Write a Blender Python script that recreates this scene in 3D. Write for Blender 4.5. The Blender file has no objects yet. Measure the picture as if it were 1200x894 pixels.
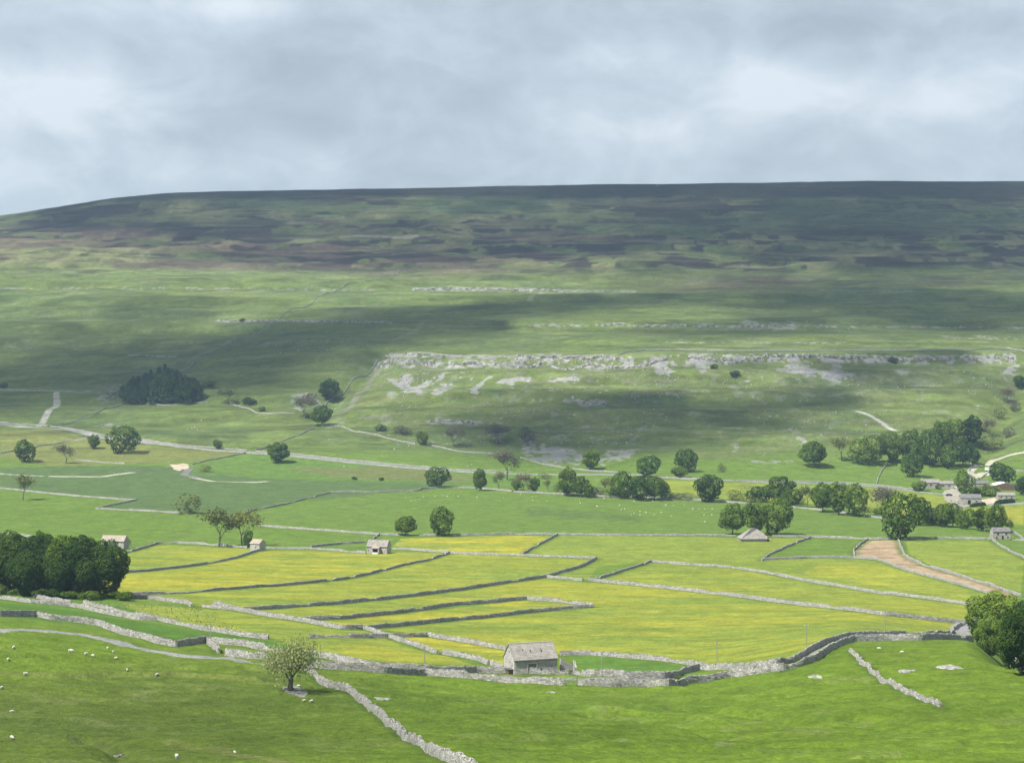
import bpy, math, random
import numpy as np
from mathutils import Vector, Matrix
rng = np.random.RandomState(7); random.seed(7)
F, HY = 2200.0, 420.0            # focal length and eye-level row, in photo pixels
SUN = Vector((-0.54, -0.38, 0.0)); EL = math.radians(56)
SUN = Vector((SUN.x, SUN.y, 0)).normalized() * math.cos(EL); SUN.z = math.sin(EL)
sc = bpy.context.scene
COL = sc.collection

# ------------------------------------------------------------------ noise
_T = np.random.RandomState(3).rand(1024, 1024).astype(np.float32)
def vn(x, y, s=0):
    x = np.asarray(x, np.float32); y = np.asarray(y, np.float32)
    ix = np.floor(x); iy = np.floor(y); fx = x - ix; fy = y - iy
    i0 = (ix.astype(np.int32) + s * 37) & 1023; j0 = (iy.astype(np.int32) + s * 91) & 1023; i1 = (i0 + 1) & 1023; j1 = (j0 + 1) & 1023
    fx = fx * fx * fx * (fx * (fx * 6 - 15) + 10); fy = fy * fy * fy * (fy * (fy * 6 - 15) + 10)
    a = _T[i0, j0]; c = _T[i0, j1]
    a = a + (_T[i1, j0] - a) * fx; c = c + (_T[i1, j1] - c) * fx
    return a + (c - a) * fy
def fbm(x, y, s=0, o=4, g=0.5):
    t = 0; a = 1; n = 0
    for i in range(o):
        t = t + a * vn(x * 2 ** i + 17.3 * i, y * 2 ** i + 5.1 * i, s + i); n += a; a *= g
    return t / n
def ss(a, b, x):
    t = np.clip((x - a) / (b - a), 0, 1); return t * t * (3 - 2 * t)

# ------------------------------------------------------------------ terrain height: profiles of (distance, row) per bearing
hillL = [(1700,480),(1800,455),(1900,430),(2000,404),(2100,378),(2250,346),(2450,318),(2700,289),(3000,267),(3300,254)]
PROF = {
 0: [(235,894),(300,850),(360,800),(400,767),(440,738),(480,716),(540,704),(600,697),(700,672),(800,650),(900,631),(1000,612),(1100,595),(1200,578),(1300,562),(1400,545),(1500,525),(1600,503)] + hillL,
 200: [(235,894),(300,856),(360,810),(400,781),(440,759),(480,742),(520,728),(560,714),(600,702),(700,674),(800,653),(900,636),(1000,617),(1100,598),(1200,580),(1300,563),(1400,546),(1500,524),(1600,500),(1700,474),(1800,447),(1900,420),(2050,385),(2200,350),(2450,318),(2700,286),(3000,254),(3300,227.5)],
 400: [(235,894),(300,860),(360,818),(400,791),(440,771),(480,753),(520,736),(600,709),(700,681),(800,656),(900,636),(1000,617),(1100,600),(1200,582),(1300,565),(1400,548),(1500,521),(1600,491),(1700,461),(1800,431),(1900,406),(2050,375),(2200,346),(2450,318),(2700,284),(3000,250),(3300,223)],
 600: [(235,894),(300,864),(360,826),(400,802),(440,784),(480,767),(520,747),(600,717),(700,684),(800,657),(900,636),(1000,618),(1100,603),(1200,585),(1300,568),(1400,551),(1500,524),(1600,487),(1700,447),(1770,419),(1900,399),(2050,372),(2200,345),(2450,315),(2700,281),(3000,246),(3300,219.5)],
 800: [(235,894),(300,865),(360,829),(400,806),(440,788),(480,768),(520,748),(600,718),(700,687),(800,658),(900,637),(1000,619),(1100,604),(1200,588),(1300,568),(1400,551),(1500,522),(1600,483),(1700,443),(1780,412),(1900,396),(2050,370),(2200,345),(2450,315),(2700,280),(3000,244),(3300,216.5)],
 1000: [(235,894),(300,858),(360,813),(400,784),(430,765),(460,750.5),(490,744),(520,737),(600,715),(700,687),(800,659),(900,639),(1000,621),(1100,607),(1200,593),(1300,574),(1400,554),(1500,520),(1600,482),(1700,443),(1780,412),(1900,396),(2050,370),(2200,345),(2450,315),(2700,280),(3000,244),(3300,214)],
 1130: [(235,894),(300,852),(360,806),(400,778),(430,763),(455,752),(480,753),(520,750),(570,740),(600,727),(700,690),(800,660),(900,640),(1000,621),(1100,608),(1200,596),(1300,578),(1400,557),(1500,521),(1600,483),(1700,445),(1790,410),(1900,396),(2050,371),(2200,345),(2450,315),(2700,280),(3000,244),(3300,214)],
 1200: [(235,894),(300,848),(350,812),(390,791),(410,792),(435,812),(470,814),(510,786),(560,756),(620,722),(700,693),(800,661),(900,641),(1000,621),(1100,608),(1200,596),(1300,578),(1400,557),(1500,520),(1600,482),(1700,445),(1790,412),(1900,396),(2050,371),(2200,345),(2450,315),(2700,280),(3000,244),(3300,214)],
}
def pchip(xs, ys, x):
    xs = np.array(xs, float); ys = np.array(ys, float); h = np.diff(xs); d = np.diff(ys) / h
    m = np.zeros(len(xs)); m[0] = d[0]; m[-1] = d[-1]
    for i in range(1, len(xs) - 1):
        if d[i - 1] * d[i] > 0:
            w1 = 2 * h[i] + h[i - 1]; w2 = h[i] + 2 * h[i - 1]
            m[i] = (w1 + w2) / (w1 / d[i - 1] + w2 / d[i])
    k = np.clip(np.searchsorted(xs, x) - 1, 0, len(h) - 1)
    t = (x - xs[k]) / h[k]
    return ((2*t**3 - 3*t**2 + 1) * ys[k] + (t**3 - 2*t**2 + t) * h[k] * m[k] + (-2*t**3 + 3*t**2) * ys[k+1] + (t**3 - t**2) * h[k] * m[k+1])
YS = np.linspace(-300, 7200, 5001)
US = np.linspace(-0.6, 0.6, 481)
cols = []
for cx in sorted(PROF):
    p = PROF[cx]
    ys = [d for d, _ in p]; zs = [-(r - HY) / F * d for d, r in p]
    top = zs[-1]
    near = [(-300, 38), (-100, 8), (0, -2), (60, -17), (150, -38)]
    far = [(3500, top - 4), (4200, top - 40), (7200, top - 120)]
    cols.append(pchip([a for a, _ in near] + ys + [a for a, _ in far], [b for _, b in near] + zs + [b for _, b in far], YS))
cols = np.array(cols); cu = np.array([(c - 600) / F for c in sorted(PROF)])
ZB = np.zeros((len(US), len(YS)))
uc = np.clip(US, cu[0], cu[-1])
for j in range(len(YS)):
    ZB[:, j] = pchip(cu, cols[:, j], uc)
GUL = []   # gullies: polyline in world, width, depth
def zbase(x, y):
    u = np.clip(x / np.maximum(y, 1.0), -0.599, 0.599)
    a = (u - US[0]) / (US[1] - US[0]); b = np.clip((y - YS[0]) / (YS[1] - YS[0]), 0, len(YS) - 1.001)
    i = a.astype(int); j = b.astype(int); fa = a - i; fb = b - j
    return (ZB[i, j] * (1 - fa) + ZB[i + 1, j] * fa) * (1 - fb) + (ZB[i, j + 1] * (1 - fa) + ZB[i + 1, j + 1] * fa) * fb
def segdist(x, y, pts):
    d = np.full(np.shape(x), 1e9)
    for (x0, y0), (x1, y1) in zip(pts[:-1], pts[1:]):
        dx, dy = x1 - x0, y1 - y0; L = dx * dx + dy * dy + 1e-9
        t = np.clip(((x - x0) * dx + (y - y0) * dy) / L, 0, 1)
        d = np.minimum(d, np.hypot(x - x0 - t * dx, y - y0 - t * dy))
    return d
def height(x, y):
    x = np.asarray(x, float); y = np.asarray(y, float)
    z = np.array(zbase(x, y))
    near = 1 - ss(400, 470, y); hill = ss(1400, 1550, y); val = 1 - near - hill
    n1 = fbm(x / 55, y / 40, 11, 3) - .5
    n2 = fbm(x / 14 + y / 60, y / 7, 12, 3) - .5
    n3 = fbm(x / 3.5, y / 2.2, 13, 2) - .5
    z = z + near * (2.6 * n1 + 1.5 * n2 + .42 * n3 + .16 * (fbm(x / 1.3, y / 1.1, 17, 2) - .5)) + val * (.8 * n1 + .22 * n2 + .03 * n3)
    # lynchets and sheep terraces on the near bank
    t = y + 9 * (vn(x / 60, y / 60, 5) - .5) + x * .10
    tz = ss(-.6, .6, np.sin(t / 3.1)) * .34 * ss(.35, .75, fbm(x / 50, y / 30, 6, 2)) * near
    z = z + tz
    h1 = fbm(x / 160, y / 90, 14, 4) - .5
    h2 = fbm((x + y * .25) / 45, y / 28, 15, 4) - .5
    moor = ss(1900, 2500, y)
    top = 1 - .8 * ss(2950, 3250, y)
    z = z + hill * top * ((5 + 9 * moor) * h1 + (2.2 + 4.5 * moor) * h2)
    z = z + hill * top * (1 - moor) * 1.1 * (fbm(x / 12, y / 20, 16, 3) - .5)
    # limestone terraces
    zt = z + 10 * (vn(x / 300, y / 300, 8) - .5)
    z = z + hill * (1 - .35 * moor) * top * 2.0 * np.sin(zt * 2 * np.pi / 17.0) + hill * top * moor * 1.6 * np.sin(zt * 2 * np.pi / 11.0 + 3 * h1)
    for pts, w, dep in GUL:
        k = np.nonzero((x > min(p[0] for p in pts) - 3 * w) & (x < max(p[0] for p in pts) + 3 * w) & (y > min(p[1] for p in pts) - 3 * w) & (y < max(p[1] for p in pts) + 3 * w))
        if len(k[0]): z[k] -= dep * np.exp(-(segdist(x[k], y[k], pts) / w) ** 2)
    return z
TS = np.concatenate([np.linspace(180, 1400, 900), np.linspace(1402.5, 3600, 800)])
def ground(pts):
    """where the sight lines through these photo points meet the ground"""
    out = []
    for px, py in pts:
        u = (px - 600) / F
        d = height(u * TS, TS) + (py - HY) / F * TS
        k = np.argmax(d >= 0)
        if d[k] < 0: k = len(TS) - 1
        if k == 0: y = TS[0]
        else:
            a, b = d[k - 1], d[k]; t = a / (a - b) if b != a else 0
            y = TS[k - 1] + np.clip(t, 0, 1) * (TS[k] - TS[k - 1])
        x = u * y
        out.append((x, y, float(height(np.array([x]), np.array([y]))[0])))
    return out
def g1(px, py): return ground([(px, py)])[0]
def hz(x, y): return float(height(np.array([x]), np.array([y]))[0])
_g = [ground([(455,412),(440,428),(425,441),(407,454),(390,468),(378,482)]), ground([(1197,440),(1188,462),(1176,490),(1166,512),(1150,535)])]
_l = [([(790,827),(830,831),(880,838),(940,845),(1010,851),(1080,856)], 1.5, .55), ([(690,838),(760,845),(830,858),(900,868),(980,872)], 1.6, .5), ([(640,822),(700,830),(780,840),(850,848)], 1.4, -.35),
      ([(0,774),(100,781),(180,779),(260,784),(340,791)], 1.8, .5), ([(-20,790),(60,793),(130,791),(200,791),(300,797)], 1.3, -.4), ([(860,884),(930,880),(1000,888),(1080,884)], 1.5, .45), ([(880,874),(960,870),(1030,874)], 1.3, .4),
      ([(1000,840),(1080,846),(1160,852),(1230,850)], 1.8, .45), ([(420,812),(500,818),(580,822),(680,824)], 1.6, .4), ([(500,868),(600,860),(700,866)], 2.2, .5), ([(105,862),(125,872),(148,888)], 1.8, .7), ([(0,768),(60,770),(140,775)], 1.2, .35)]
_gl = [(ground(p_), w_ * 1.2, d_ * 2.1) for p_, w_, d_ in _l]
GUL = [([(a, b) for a, b, _ in _g[0]], 16, 7.0), ([(a, b) for a, b, _ in _g[1]], 18, 8.0)] + [([(a, b) for a, b, _ in p_], w_, d_) for p_, w_, d_ in _gl]

# ------------------------------------------------------------------ object helpers
def tag(o, label=None, cat=None, group=None, kind=None):
    if label: o['label'] = label
    if cat: o['category'] = cat
    if group: o['group'] = group
    if kind: o['kind'] = kind
    return o
def empty(name, loc, rz=0, scale=(1, 1, 1)):
    o = bpy.data.objects.new(name, None); COL.objects.link(o)
    o.location = loc; o.rotation_euler = (0, 0, rz); o.scale = scale; return o
def mesh_np(name, verts, faces, mat=None, smooth=False, attrs=None):
    """verts (n,3), faces: (m,4) or (m,3) int array"""
    me = bpy.data.meshes.new(name)
    verts = np.asarray(verts, np.float32); faces = np.asarray(faces, np.int32)
    n, k = faces.shape
    me.vertices.add(len(verts)); me.vertices.foreach_set('co', verts.ravel())
    me.loops.add(n * k); me.loops.foreach_set('vertex_index', faces.ravel())
    me.polygons.add(n); me.polygons.foreach_set('loop_start', np.arange(n, dtype=np.int32) * k)
    me.polygons.foreach_set('loop_total', np.full(n, k, np.int32))
    me.polygons.foreach_set('use_smooth', np.full(n, smooth))
    me.update(calc_edges=True)
    for an, typ, dom, data in (attrs or []):
        a = me.attributes.new(an, typ, dom)
        a.data.foreach_set('color' if typ == 'FLOAT_COLOR' else 'value', np.asarray(data, np.float32).ravel())
    if mat: me.materials.append(mat)
    return me
class MB:
    def __init__(s): s.v = []; s.f = []
    def box(s, c, d, M=None, taper=1.0):
        b = len(s.v)
        for dz in (-.5, .5):
            k = taper if dz > 0 else 1
            for dx, dy in ((-.5, -.5), (.5, -.5), (.5, .5), (-.5, .5)):
                p = Vector((dx * d[0] * k, dy * d[1] * k, dz * d[2]))
                if M is not None: p = M @ p
                s.v.append((p.x + c[0], p.y + c[1], p.z + c[2]))
        s.f += [(b, b+3, b+2, b+1), (b+4, b+5, b+6, b+7), (b, b+1, b+5, b+4), (b+1, b+2, b+6, b+5), (b+2, b+3, b+7, b+6), (b+3, b, b+4, b+7)]
    def poly(s, pts, faces):
        b = len(s.v); s.v += [tuple(p) for p in pts]; s.f += [tuple(b + i for i in f) for f in faces]
    def tube(s, pts, rad, seg=6):
        b = len(s.v); pts = [Vector(p) for p in pts]
        for i, p in enumerate(pts):
            t = (pts[min(i+1, len(pts)-1)] - pts[max(i-1, 0)]).normalized()
            a = t.orthogonal().normalized(); c = t.cross(a)
            for k in range(seg):
                an = 2 * math.pi * k / seg
                q = p + (a * math.cos(an) + c * math.sin(an)) * rad[i]; s.v.append(tuple(q))
        for i in range(len(pts) - 1):
            for k in range(seg):
                k2 = (k + 1) % seg
                s.f.append((b + i*seg + k, b + i*seg + k2, b + (i+1)*seg + k2, b + (i+1)*seg + k))
        s.f.append(tuple(b + (len(pts)-1)*seg + k for k in range(seg)))
        s.f.append(tuple(b + k for k in range(seg - 1, -1, -1)))
    def mesh(s, name, mat, smooth=False):
        me = bpy.data.meshes.new(name); me.from_pydata(s.v, [], s.f); me.update()
        if mat: me.materials.append(mat)
        if smooth:
            me.polygons.foreach_set('use_smooth', [True] * len(me.polygons))
        return me
    def build(s, name, mat, parent=None, smooth=False):
        return link(name, s.mesh(name, mat, smooth), parent)
def link(name, me, parent=None):
    o = bpy.data.objects.new(name, me); COL.objects.link(o)
    if parent: o.parent = parent
    return o

# ------------------------------------------------------------------ materials
def mat(name):
    m = bpy.data.materials.new(name); m.use_nodes = True
    nt = m.node_tree; b = nt.nodes['Principled BSDF']; b.inputs['Roughness'].default_value = .9
    b.inputs['Specular IOR Level'].default_value = .25
    return m, nt, b
def N(nt, t, **k):
    n = nt.nodes.new(t)
    for a, v in k.items():
        if a in n.inputs: n.inputs[a].default_value = v
        else: setattr(n, a, v)
    return n
def ramp(nt, src, stops):
    r = nt.nodes.new('ShaderNodeValToRGB'); e = r.color_ramp.elements
    while len(e) < len(stops): e.new(.5)
    for q, (p, c) in zip(e, stops): q.position = p; q.color = (*c, 1)
    nt.links.new(src, r.inputs[0]); return r.outputs[0]
def mulcol(nt, a, b, fac=1.0, mode='MULTIPLY'):
    m = nt.nodes.new('ShaderNodeMix'); m.data_type = 'RGBA'; m.blend_type = mode; m.inputs[0].default_value = fac
    for s, i in ((a, 6), (b, 7)):
        if isinstance(s, tuple): m.inputs[i].default_value = (*s, 1)
        else: nt.links.new(s, m.inputs[i])
    return m.outputs[2]
def noise(nt, vec, scale, detail=4, rough=.6):
    n = nt.nodes.new('ShaderNodeTexNoise'); n.inputs['Scale'].default_value = scale; n.inputs['Detail'].default_value = detail
    n.inputs['Roughness'].default_value = rough
    if vec is not None: nt.links.new(vec, n.inputs['Vector'])
    return n.outputs['Fac']
def bump(nt, h, b, dist, strength=1):
    u = nt.nodes.new('ShaderNodeBump'); u.inputs['Distance'].default_value = dist; u.inputs['Strength'].default_value = strength
    nt.links.new(h, u.inputs['Height']); nt.links.new(u.outputs[0], b.inputs['Normal'])
def geo_pos(nt): return nt.nodes.new('ShaderNodeNewGeometry').outputs['Position']

def stone_mat(name, dark, mid, light, cell=2.6, moss=.35, course=1.7):
    m, nt, b = mat(name); pos = geo_pos(nt)
    mp = N(nt, 'ShaderNodeMapping'); nt.links.new(pos, mp.inputs[0]); mp.inputs['Scale'].default_value = (1, 1, course)
    v = nt.nodes.new('ShaderNodeTexVoronoi'); v.inputs['Scale'].default_value = cell; nt.links.new(mp.outputs[0], v.inputs['Vector'])
    sep = nt.nodes.new('ShaderNodeSeparateColor'); nt.links.new(v.outputs['Color'], sep.inputs[0])
    c = ramp(nt, sep.outputs[0], [(0, dark), (.45, mid), (1, light)])
    ve = nt.nodes.new('ShaderNodeTexVoronoi'); ve.feature = 'DISTANCE_TO_EDGE'; ve.inputs['Scale'].default_value = cell; nt.links.new(mp.outputs[0], ve.inputs['Vector'])
    e = ramp(nt, ve.outputs['Distance'], [(0, (.35, .34, .32)), (.12, (1, 1, 1))])
    c = mulcol(nt, c, e, .45)
    n = noise(nt, pos, .22, 5)
    mf = ramp(nt, n, [(.48, (0, 0, 0)), (.62, (moss, moss, moss))])
    mx = nt.nodes.new('ShaderNodeMix'); mx.data_type = 'RGBA'; nt.links.new(mf, mx.inputs[0]); nt.links.new(c, mx.inputs[6]); mx.inputs[7].default_value = (.09, .105, .045, 1)
    n2 = noise(nt, pos, 1.1, 4)
    c = mulcol(nt, mx.outputs[2], ramp(nt, n2, [(.3, (.72, .72, .74)), (.7, (1.15, 1.13, 1.1))]))
    nt.links.new(c, b.inputs['Base Color']); bump(nt, ve.outputs['Distance'], b, .35, .7)
    return m
M = {}
M['wall'] = stone_mat('limestone_wall', (.20, .20, .19), (.29, .29, .275), (.42, .415, .395), 2.4, .28)
M['coping'] = stone_mat('wall_coping', (.14, .14, .135), (.27, .27, .26), (.44, .435, .42), 2.0, .3, 1)
M['barn_wall'] = stone_mat('barn_stone', (.32, .315, .30), (.43, .42, .40), (.54, .53, .51), 3.2, .05, 2.0)
M['farm_wall'] = stone_mat('farm_stone', (.25, .24, .22), (.36, .34, .31), (.48, .46, .43), 1.4, .03, 2.0)
M['crag'] = stone_mat('crag_limestone', (.09, .09, .09), (.20, .20, .195), (.34, .34, .33), .42, .45, .5)
def roof_mat(name, a, c_, row=.45):
    m, nt, b = mat(name)
    tc = nt.nodes.new('ShaderNodeTexCoord')
    br = nt.nodes.new('ShaderNodeTexBrick'); nt.links.new(tc.outputs['UV'], br.inputs['Vector'])
    br.inputs['Color1'].default_value = (*a, 1); br.inputs['Color2'].default_value = (*c_, 1); br.inputs['Mortar'].default_value = (a[0]*.45, a[1]*.45, a[2]*.45, 1)
    br.inputs['Scale'].default_value = 1; br.inputs['Mortar Size'].default_value = .035; br.inputs['Brick Width'].default_value = .6; br.inputs['Row Height'].default_value = row
    n = noise(nt, geo_pos(nt), .8, 5)
    c = mulcol(nt, br.outputs['Color'], ramp(nt, n, [(.3, (.72, .7, .68)), (.55, (1, 1, 1)), (.72, (1.2, 1.08, .82))]))
    nt.links.new(c, b.inputs['Base Color']); bump(nt, br.outputs['Fac'], b, -.06, 1)
    return m
M['roof'] = roof_mat('stone_slate', (.25, .235, .22), (.32, .305, .285))
M['roof_pale'] = roof_mat('pale_slate', (.33, .29, .24), (.43, .38, .31))
M['roof_grey'] = roof_mat('grey_slate', (.15, .15, .16), (.21, .21, .22))
def plain(name, col, rough=.8, ns=3.0, amt=.25, spec=.25, metal=0):
    m, nt, b = mat(name); n = noise(nt, geo_pos(nt), ns, 4)
    c = ramp(nt, n, [(.3, tuple(x * (1 - amt) for x in col)), (.7, tuple(min(1, x * (1 + amt)) for x in col))])
    nt.links.new(c, b.inputs['Base Color']); b.inputs['Roughness'].default_value = rough
    b.inputs['Specular IOR Level'].default_value = spec; b.inputs['Metallic'].default_value = metal
    return m
M['door'] = plain('grey_door_boards', (.12, .135, .14))
M['dark'] = plain('dark_opening', (.012, .012, .013), amt=.1)
M['lintel'] = plain('dressed_stone', (.36, .34, .31))
M['wood'] = plain('weathered_wood', (.22, .21, .18))
M['rust'] = plain('brown_boards', (.13, .08, .06))
M['white'] = plain('white_sheet', (.7, .71, .72), .5, 1.5, .08)
M['glass'] = plain('window_glass', (.03, .035, .04), .1, 1, .1, .5)
M['carpaint'] = plain('dark_blue_paint', (.02, .03, .06), .25, 1, .05, .5)
M['tyre'] = plain('tyre_rubber', (.02, .02, .02))
M['wool'] = plain('sheep_wool', (.52, .50, .44), .95, 9, .15)
M['rockpale'] = stone_mat('pale_rock', (.18, .18, .17), (.27, .27, .26), (.38, .38, .365), 1.4, .5, 1)
def bark():
    m, nt, b = mat('bark'); n = noise(nt, geo_pos(nt), 4, 4)
    nt.links.new(ramp(nt, n, [(.3, (.06, .055, .045)), (.7, (.16, .15, .125))]), b.inputs['Base Color']); return m
M['bark'] = bark()
def leaf_mat(name, dark, light, hue=.0):
    m = bpy.data.materials.new(name); m.use_nodes = True; nt = m.node_tree; nt.nodes.clear()
    at = nt.nodes.new('ShaderNodeAttribute'); at.attribute_name = 'tone'
    oi = nt.nodes.new('ShaderNodeObjectInfo')
    c = ramp(nt, at.outputs['Fac'], [(0, dark), (1, light)])
    v = ramp(nt, oi.outputs['Random'], [(0, (.8, .84, .9)), (.5, (1, 1, 1)), (1, (1.2, 1.12, .9))])
    c = mulcol(nt, c, v)
    d = nt.nodes.new('ShaderNodeBsdfPrincipled'); d.inputs['Roughness'].default_value = .8; d.inputs['Specular IOR Level'].default_value = .04
    t = nt.nodes.new('ShaderNodeBsdfTranslucent'); mx = nt.nodes.new('ShaderNodeMixShader'); mx.inputs[0].default_value = .22
    nt.links.new(c, d.inputs['Base Color']); nt.links.new(c, t.inputs['Color'])
    nt.links.new(d.outputs[0], mx.inputs[1]); nt.links.new(t.outputs[0], mx.inputs[2])
    o = nt.nodes.new('ShaderNodeOutputMaterial'); nt.links.new(mx.outputs[0], o.inputs[0]); return m
M['leaf'] = leaf_mat('leaves_green', (.034, .070, .010), (.130, .200, .030))
M['leaf_dark'] = leaf_mat('leaves_dark', (.022, .048, .010), (.066, .120, .021))
M['leaf_light'] = leaf_mat('leaves_light', (.055, .105, .015), (.165, .24, .040))
M['leaf_olive'] = leaf_mat('leaves_olive', (.085, .11, .03), (.19, .21, .07))
M['leaf_thorn'] = leaf_mat('leaves_thorn', (.17, .21, .075), (.33, .37, .16))
M['leaf_brown'] = leaf_mat('twigs_brown', (.075, .07, .05), (.15, .14, .095))
M['needle'] = leaf_mat('needles', (.018, .040, .020), (.045, .085, .038))
# ------------------------------------------------------------------ ground sheet
yy = np.linspace(150, 3350, 6400)
zz = height(np.zeros_like(yy), yy); pr = HY - F * zz / yy
w = np.maximum(np.abs(np.gradient(pr, yy)) / 1.1, 1 / 9.0); w = np.convolve(np.pad(w, 30, mode='edge'), np.ones(61) / 61, 'valid')
cw = np.cumsum(w); nrow = int(cw[-1])
ys = np.interp(np.arange(nrow) + cw[0], cw, yy)
ys = np.concatenate([[-140, -100, -60, -30, 0, 20, 40, 60, 80, 100, 115, 130, 142], ys, np.linspace(3365, 3600, 24), [3700, 3900, 4200, 4700, 5400, 6300, 7200]])
vfine = np.arange(-.30, .3001, 1.45 / F)
vs = np.concatenate([np.linspace(-1.6, -.62, 22), np.linspace(-.6, -.302, 70), vfine, np.linspace(.302, .6, 70), np.linspace(.62, 1.6, 22)])
Yg, Vg = np.meshgrid(ys, vs, indexing='ij')
Xg = Vg * (Yg + np.where(Yg < 400, 150 * (1 - ss(150, 400, Yg)), 0))
X = Xg.ravel(); Y = Yg.ravel(); Z = height(X, Y)
PX = 600 + F * X / np.maximum(Y, 1); PY = HY - F * Z / np.maximum(Y, 1)
hidden = Y > 3330
jx = (vn(X / 7, Y / 7, 31) - .5) * 3; jy = (vn(X / 7, Y / 7, 32) - .5) * 1.6
def pip(poly, jit=0.0, px=None, py=None):
    px = PX + jx * jit if px is None else px; py = PY + jy * jit if py is None else py
    xs = [p[0] for p in poly]; ysr = [p[1] for p in poly]
    idx = np.nonzero((px >= min(xs)) & (px <= max(xs)) & (py >= min(ysr)) & (py <= max(ysr)))[0]
    a = px[idx]; b = py[idx]; ins = np.zeros(len(idx), bool); j = len(poly) - 1
    for i in range(len(poly)):
        xi, yi = poly[i]; xj, yj = poly[j]
        if yi != yj:
            ins ^= ((yi > b) != (yj > b)) & (a < (xj - xi) * (b - yi) / (yj - yi) + xi)
        j = i
    out = np.zeros(len(px), bool); out[idx[ins]] = True; return out
def near_line(pts, half, soft=1.0):
    """weight of ground within half metres of a line over the land"""
    W = [(a, b) for a, b, _ in ground(pts)]
    xs = [p[0] for p in W]; yr = [p[1] for p in W]; pad = half + soft + 2
    idx = np.nonzero((X > min(xs) - pad) & (X < max(xs) + pad) & (Y > min(yr) - pad) & (Y < max(yr) + pad))[0]
    o = np.zeros(len(X)); o[idx] = 1 - ss(half, half + soft, segdist(X[idx], Y[idx], W)); return o
def band(pts, half, x=None):
    """weight of ground within a contour band given by row per column"""
    c = np.interp(PX, [p[0] for p in pts], [p[1] for p in pts]); h = np.interp(PX, [p[0] for p in pts], [p[2] if len(p) > 2 else half for p in pts])
    o = 1 - ss(.4, 1.0, np.abs(PY - c) / h); o[(PX < pts[0][0]) | (PX > pts[-1][0])] = 0; return o
C = np.zeros((len(X), 3), np.float32)
def mix(wt, col):
    k = np.nonzero(wt > .003)[0]; wk = np.clip(wt[k], 0, 1)[:, None]
    C[k] = C[k] * (1 - wk) + np.asarray(col, np.float32) * wk
# broad grass
nA = fbm(X / 90, Y / 60, 21, 4); nB = fbm(X / 22, Y / 14, 22, 4); nC = fbm(X / 5, Y / 4, 23, 3); nS = fbm(X / 140 + Y / 900, Y / 16, 24, 4)
near = 1 - ss(430, 500, Y); hill = ss(1420, 1540, Y); moor = ss(345, 318, PY) * hill
C[:] = (.084, .138, .022)
mix(near * .9, (.084, .134, .013))
mix(near * ss(.42, .72, nB * .6 + nA * .4) * .7, (.100, .150, .018))
mix(near * ss(.55, .72, nA) * .5, (.055, .100, .014))
mix(near * ss(.54, .64, fbm(X / 9 + Y / 30, Y / 3.2, 28, 4)) * .3, (.055, .098, .014))
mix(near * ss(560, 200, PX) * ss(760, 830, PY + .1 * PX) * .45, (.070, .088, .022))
mix(near * ss(.60, .70, nC * .55 + nB * .45) * .35, (.10, .115, .045))
mix((1 - near) * (1 - hill) * ss(.4, .7, nB) * .5, (.095, .145, .033))
mix(hill, (.082, .112, .030)); mix(hill * ss(.4, .7, nS) * .6, (.095, .128, .038)); mix(hill * ss(.52, .7, nA) * .5, (.055, .085, .034))
def noisemix(poly, col, wt, jit=1.0): mix(pip(poly, jit) * wt, col)
# valley fields
YE = (.252, .240, .026); ME = (.150, .192, .034)
st = fbm(X / 55 + Y / 400, Y / 13, 25, 4); fg = fbm(X / 9, Y / 5, 26, 3)
yn = ss(.34, .64, st * .5 + fg * .28 + nB * .22)
fields = [
 ([(100,672),(120,655),(183,638),(312,644),(283,652),(233,662),(147,671)], .55),
 ([(100,696),(100,674),(147,672),(233,663),(312,645),(430,646),(527,648),(500,657),(460,665),(400,679),(333,685),(260,690),(203,695)], .72),
 ([(120,700),(150,698),(203,696),(333,686),(400,680),(460,666),(505,656),(530,648),(613,652),(700,656),(677,665),(640,676),(533,692),(467,700),(400,707),(333,712),(283,715),(225,708)], .50),
 ([(458,643),(470,631),(597,627),(650,628),(612,650),(533,648)], 1.0),
 ([(283,716),(400,708),(467,701),(533,693),(600,683),(640,677),(690,682),(720,684),(800,692),(933,709),(1033,721),(1128,731),(1115,744),(1040,745),(973,752),(933,772),(840,783),(753,771),(700,766),(655,766),(593,758),(505,744),(440,737),(583,723),(695,712),(647,703),(617,701),(400,724),(353,727),(330,722)], .58),
 ([(360,728),(400,726),(467,719),(617,703),(645,705),(690,711),(667,713),(583,722),(433,737),(400,737)], .85),
 ([(695,680),(763,659),(860,666),(1033,696),(1145,711),(1128,729),(1033,719),(800,690)], .45),
 ([(655,628),(733,628),(950,631),(893,656),(950,654),(1027,656),(1165,698),(1150,709),(1033,694),(860,664),(763,657),(700,665),(690,678),(642,675),(702,655),(612,651)], .22),
 ([(960,662),(1040,664),(1130,690),(1140,703),(1040,688),(940,672)], .6),
 ([(90,704),(225,712),(270,716),(320,724),(400,738),(430,739),(500,768),(400,768),(360,760),(315,746),(235,735),(150,712)], .45),
 ([(190,727),(260,733),(315,741),(300,746),(230,737)], .8),
 ([(430,742),(500,747),(592,761),(592,779),(560,772),(505,762),(450,744)], .8),
 ([(395,752),(440,750),(520,768),(560,780),(480,778),(410,770)], .6),
 ([(1062,634),(1160,634),(1200,657),(1196,694),(1133,674),(1085,660),(1063,648)], .30),
 ([(775,563),(860,566),(987,569),(1037,573),(1075,578),(1110,580),(1140,600),(1043,604),(1000,592),(880,586),(790,581)], .45),
 ([(1130,597),(1165,592),(1200,588),(1200,615),(1140,610)], .7),
]
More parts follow.
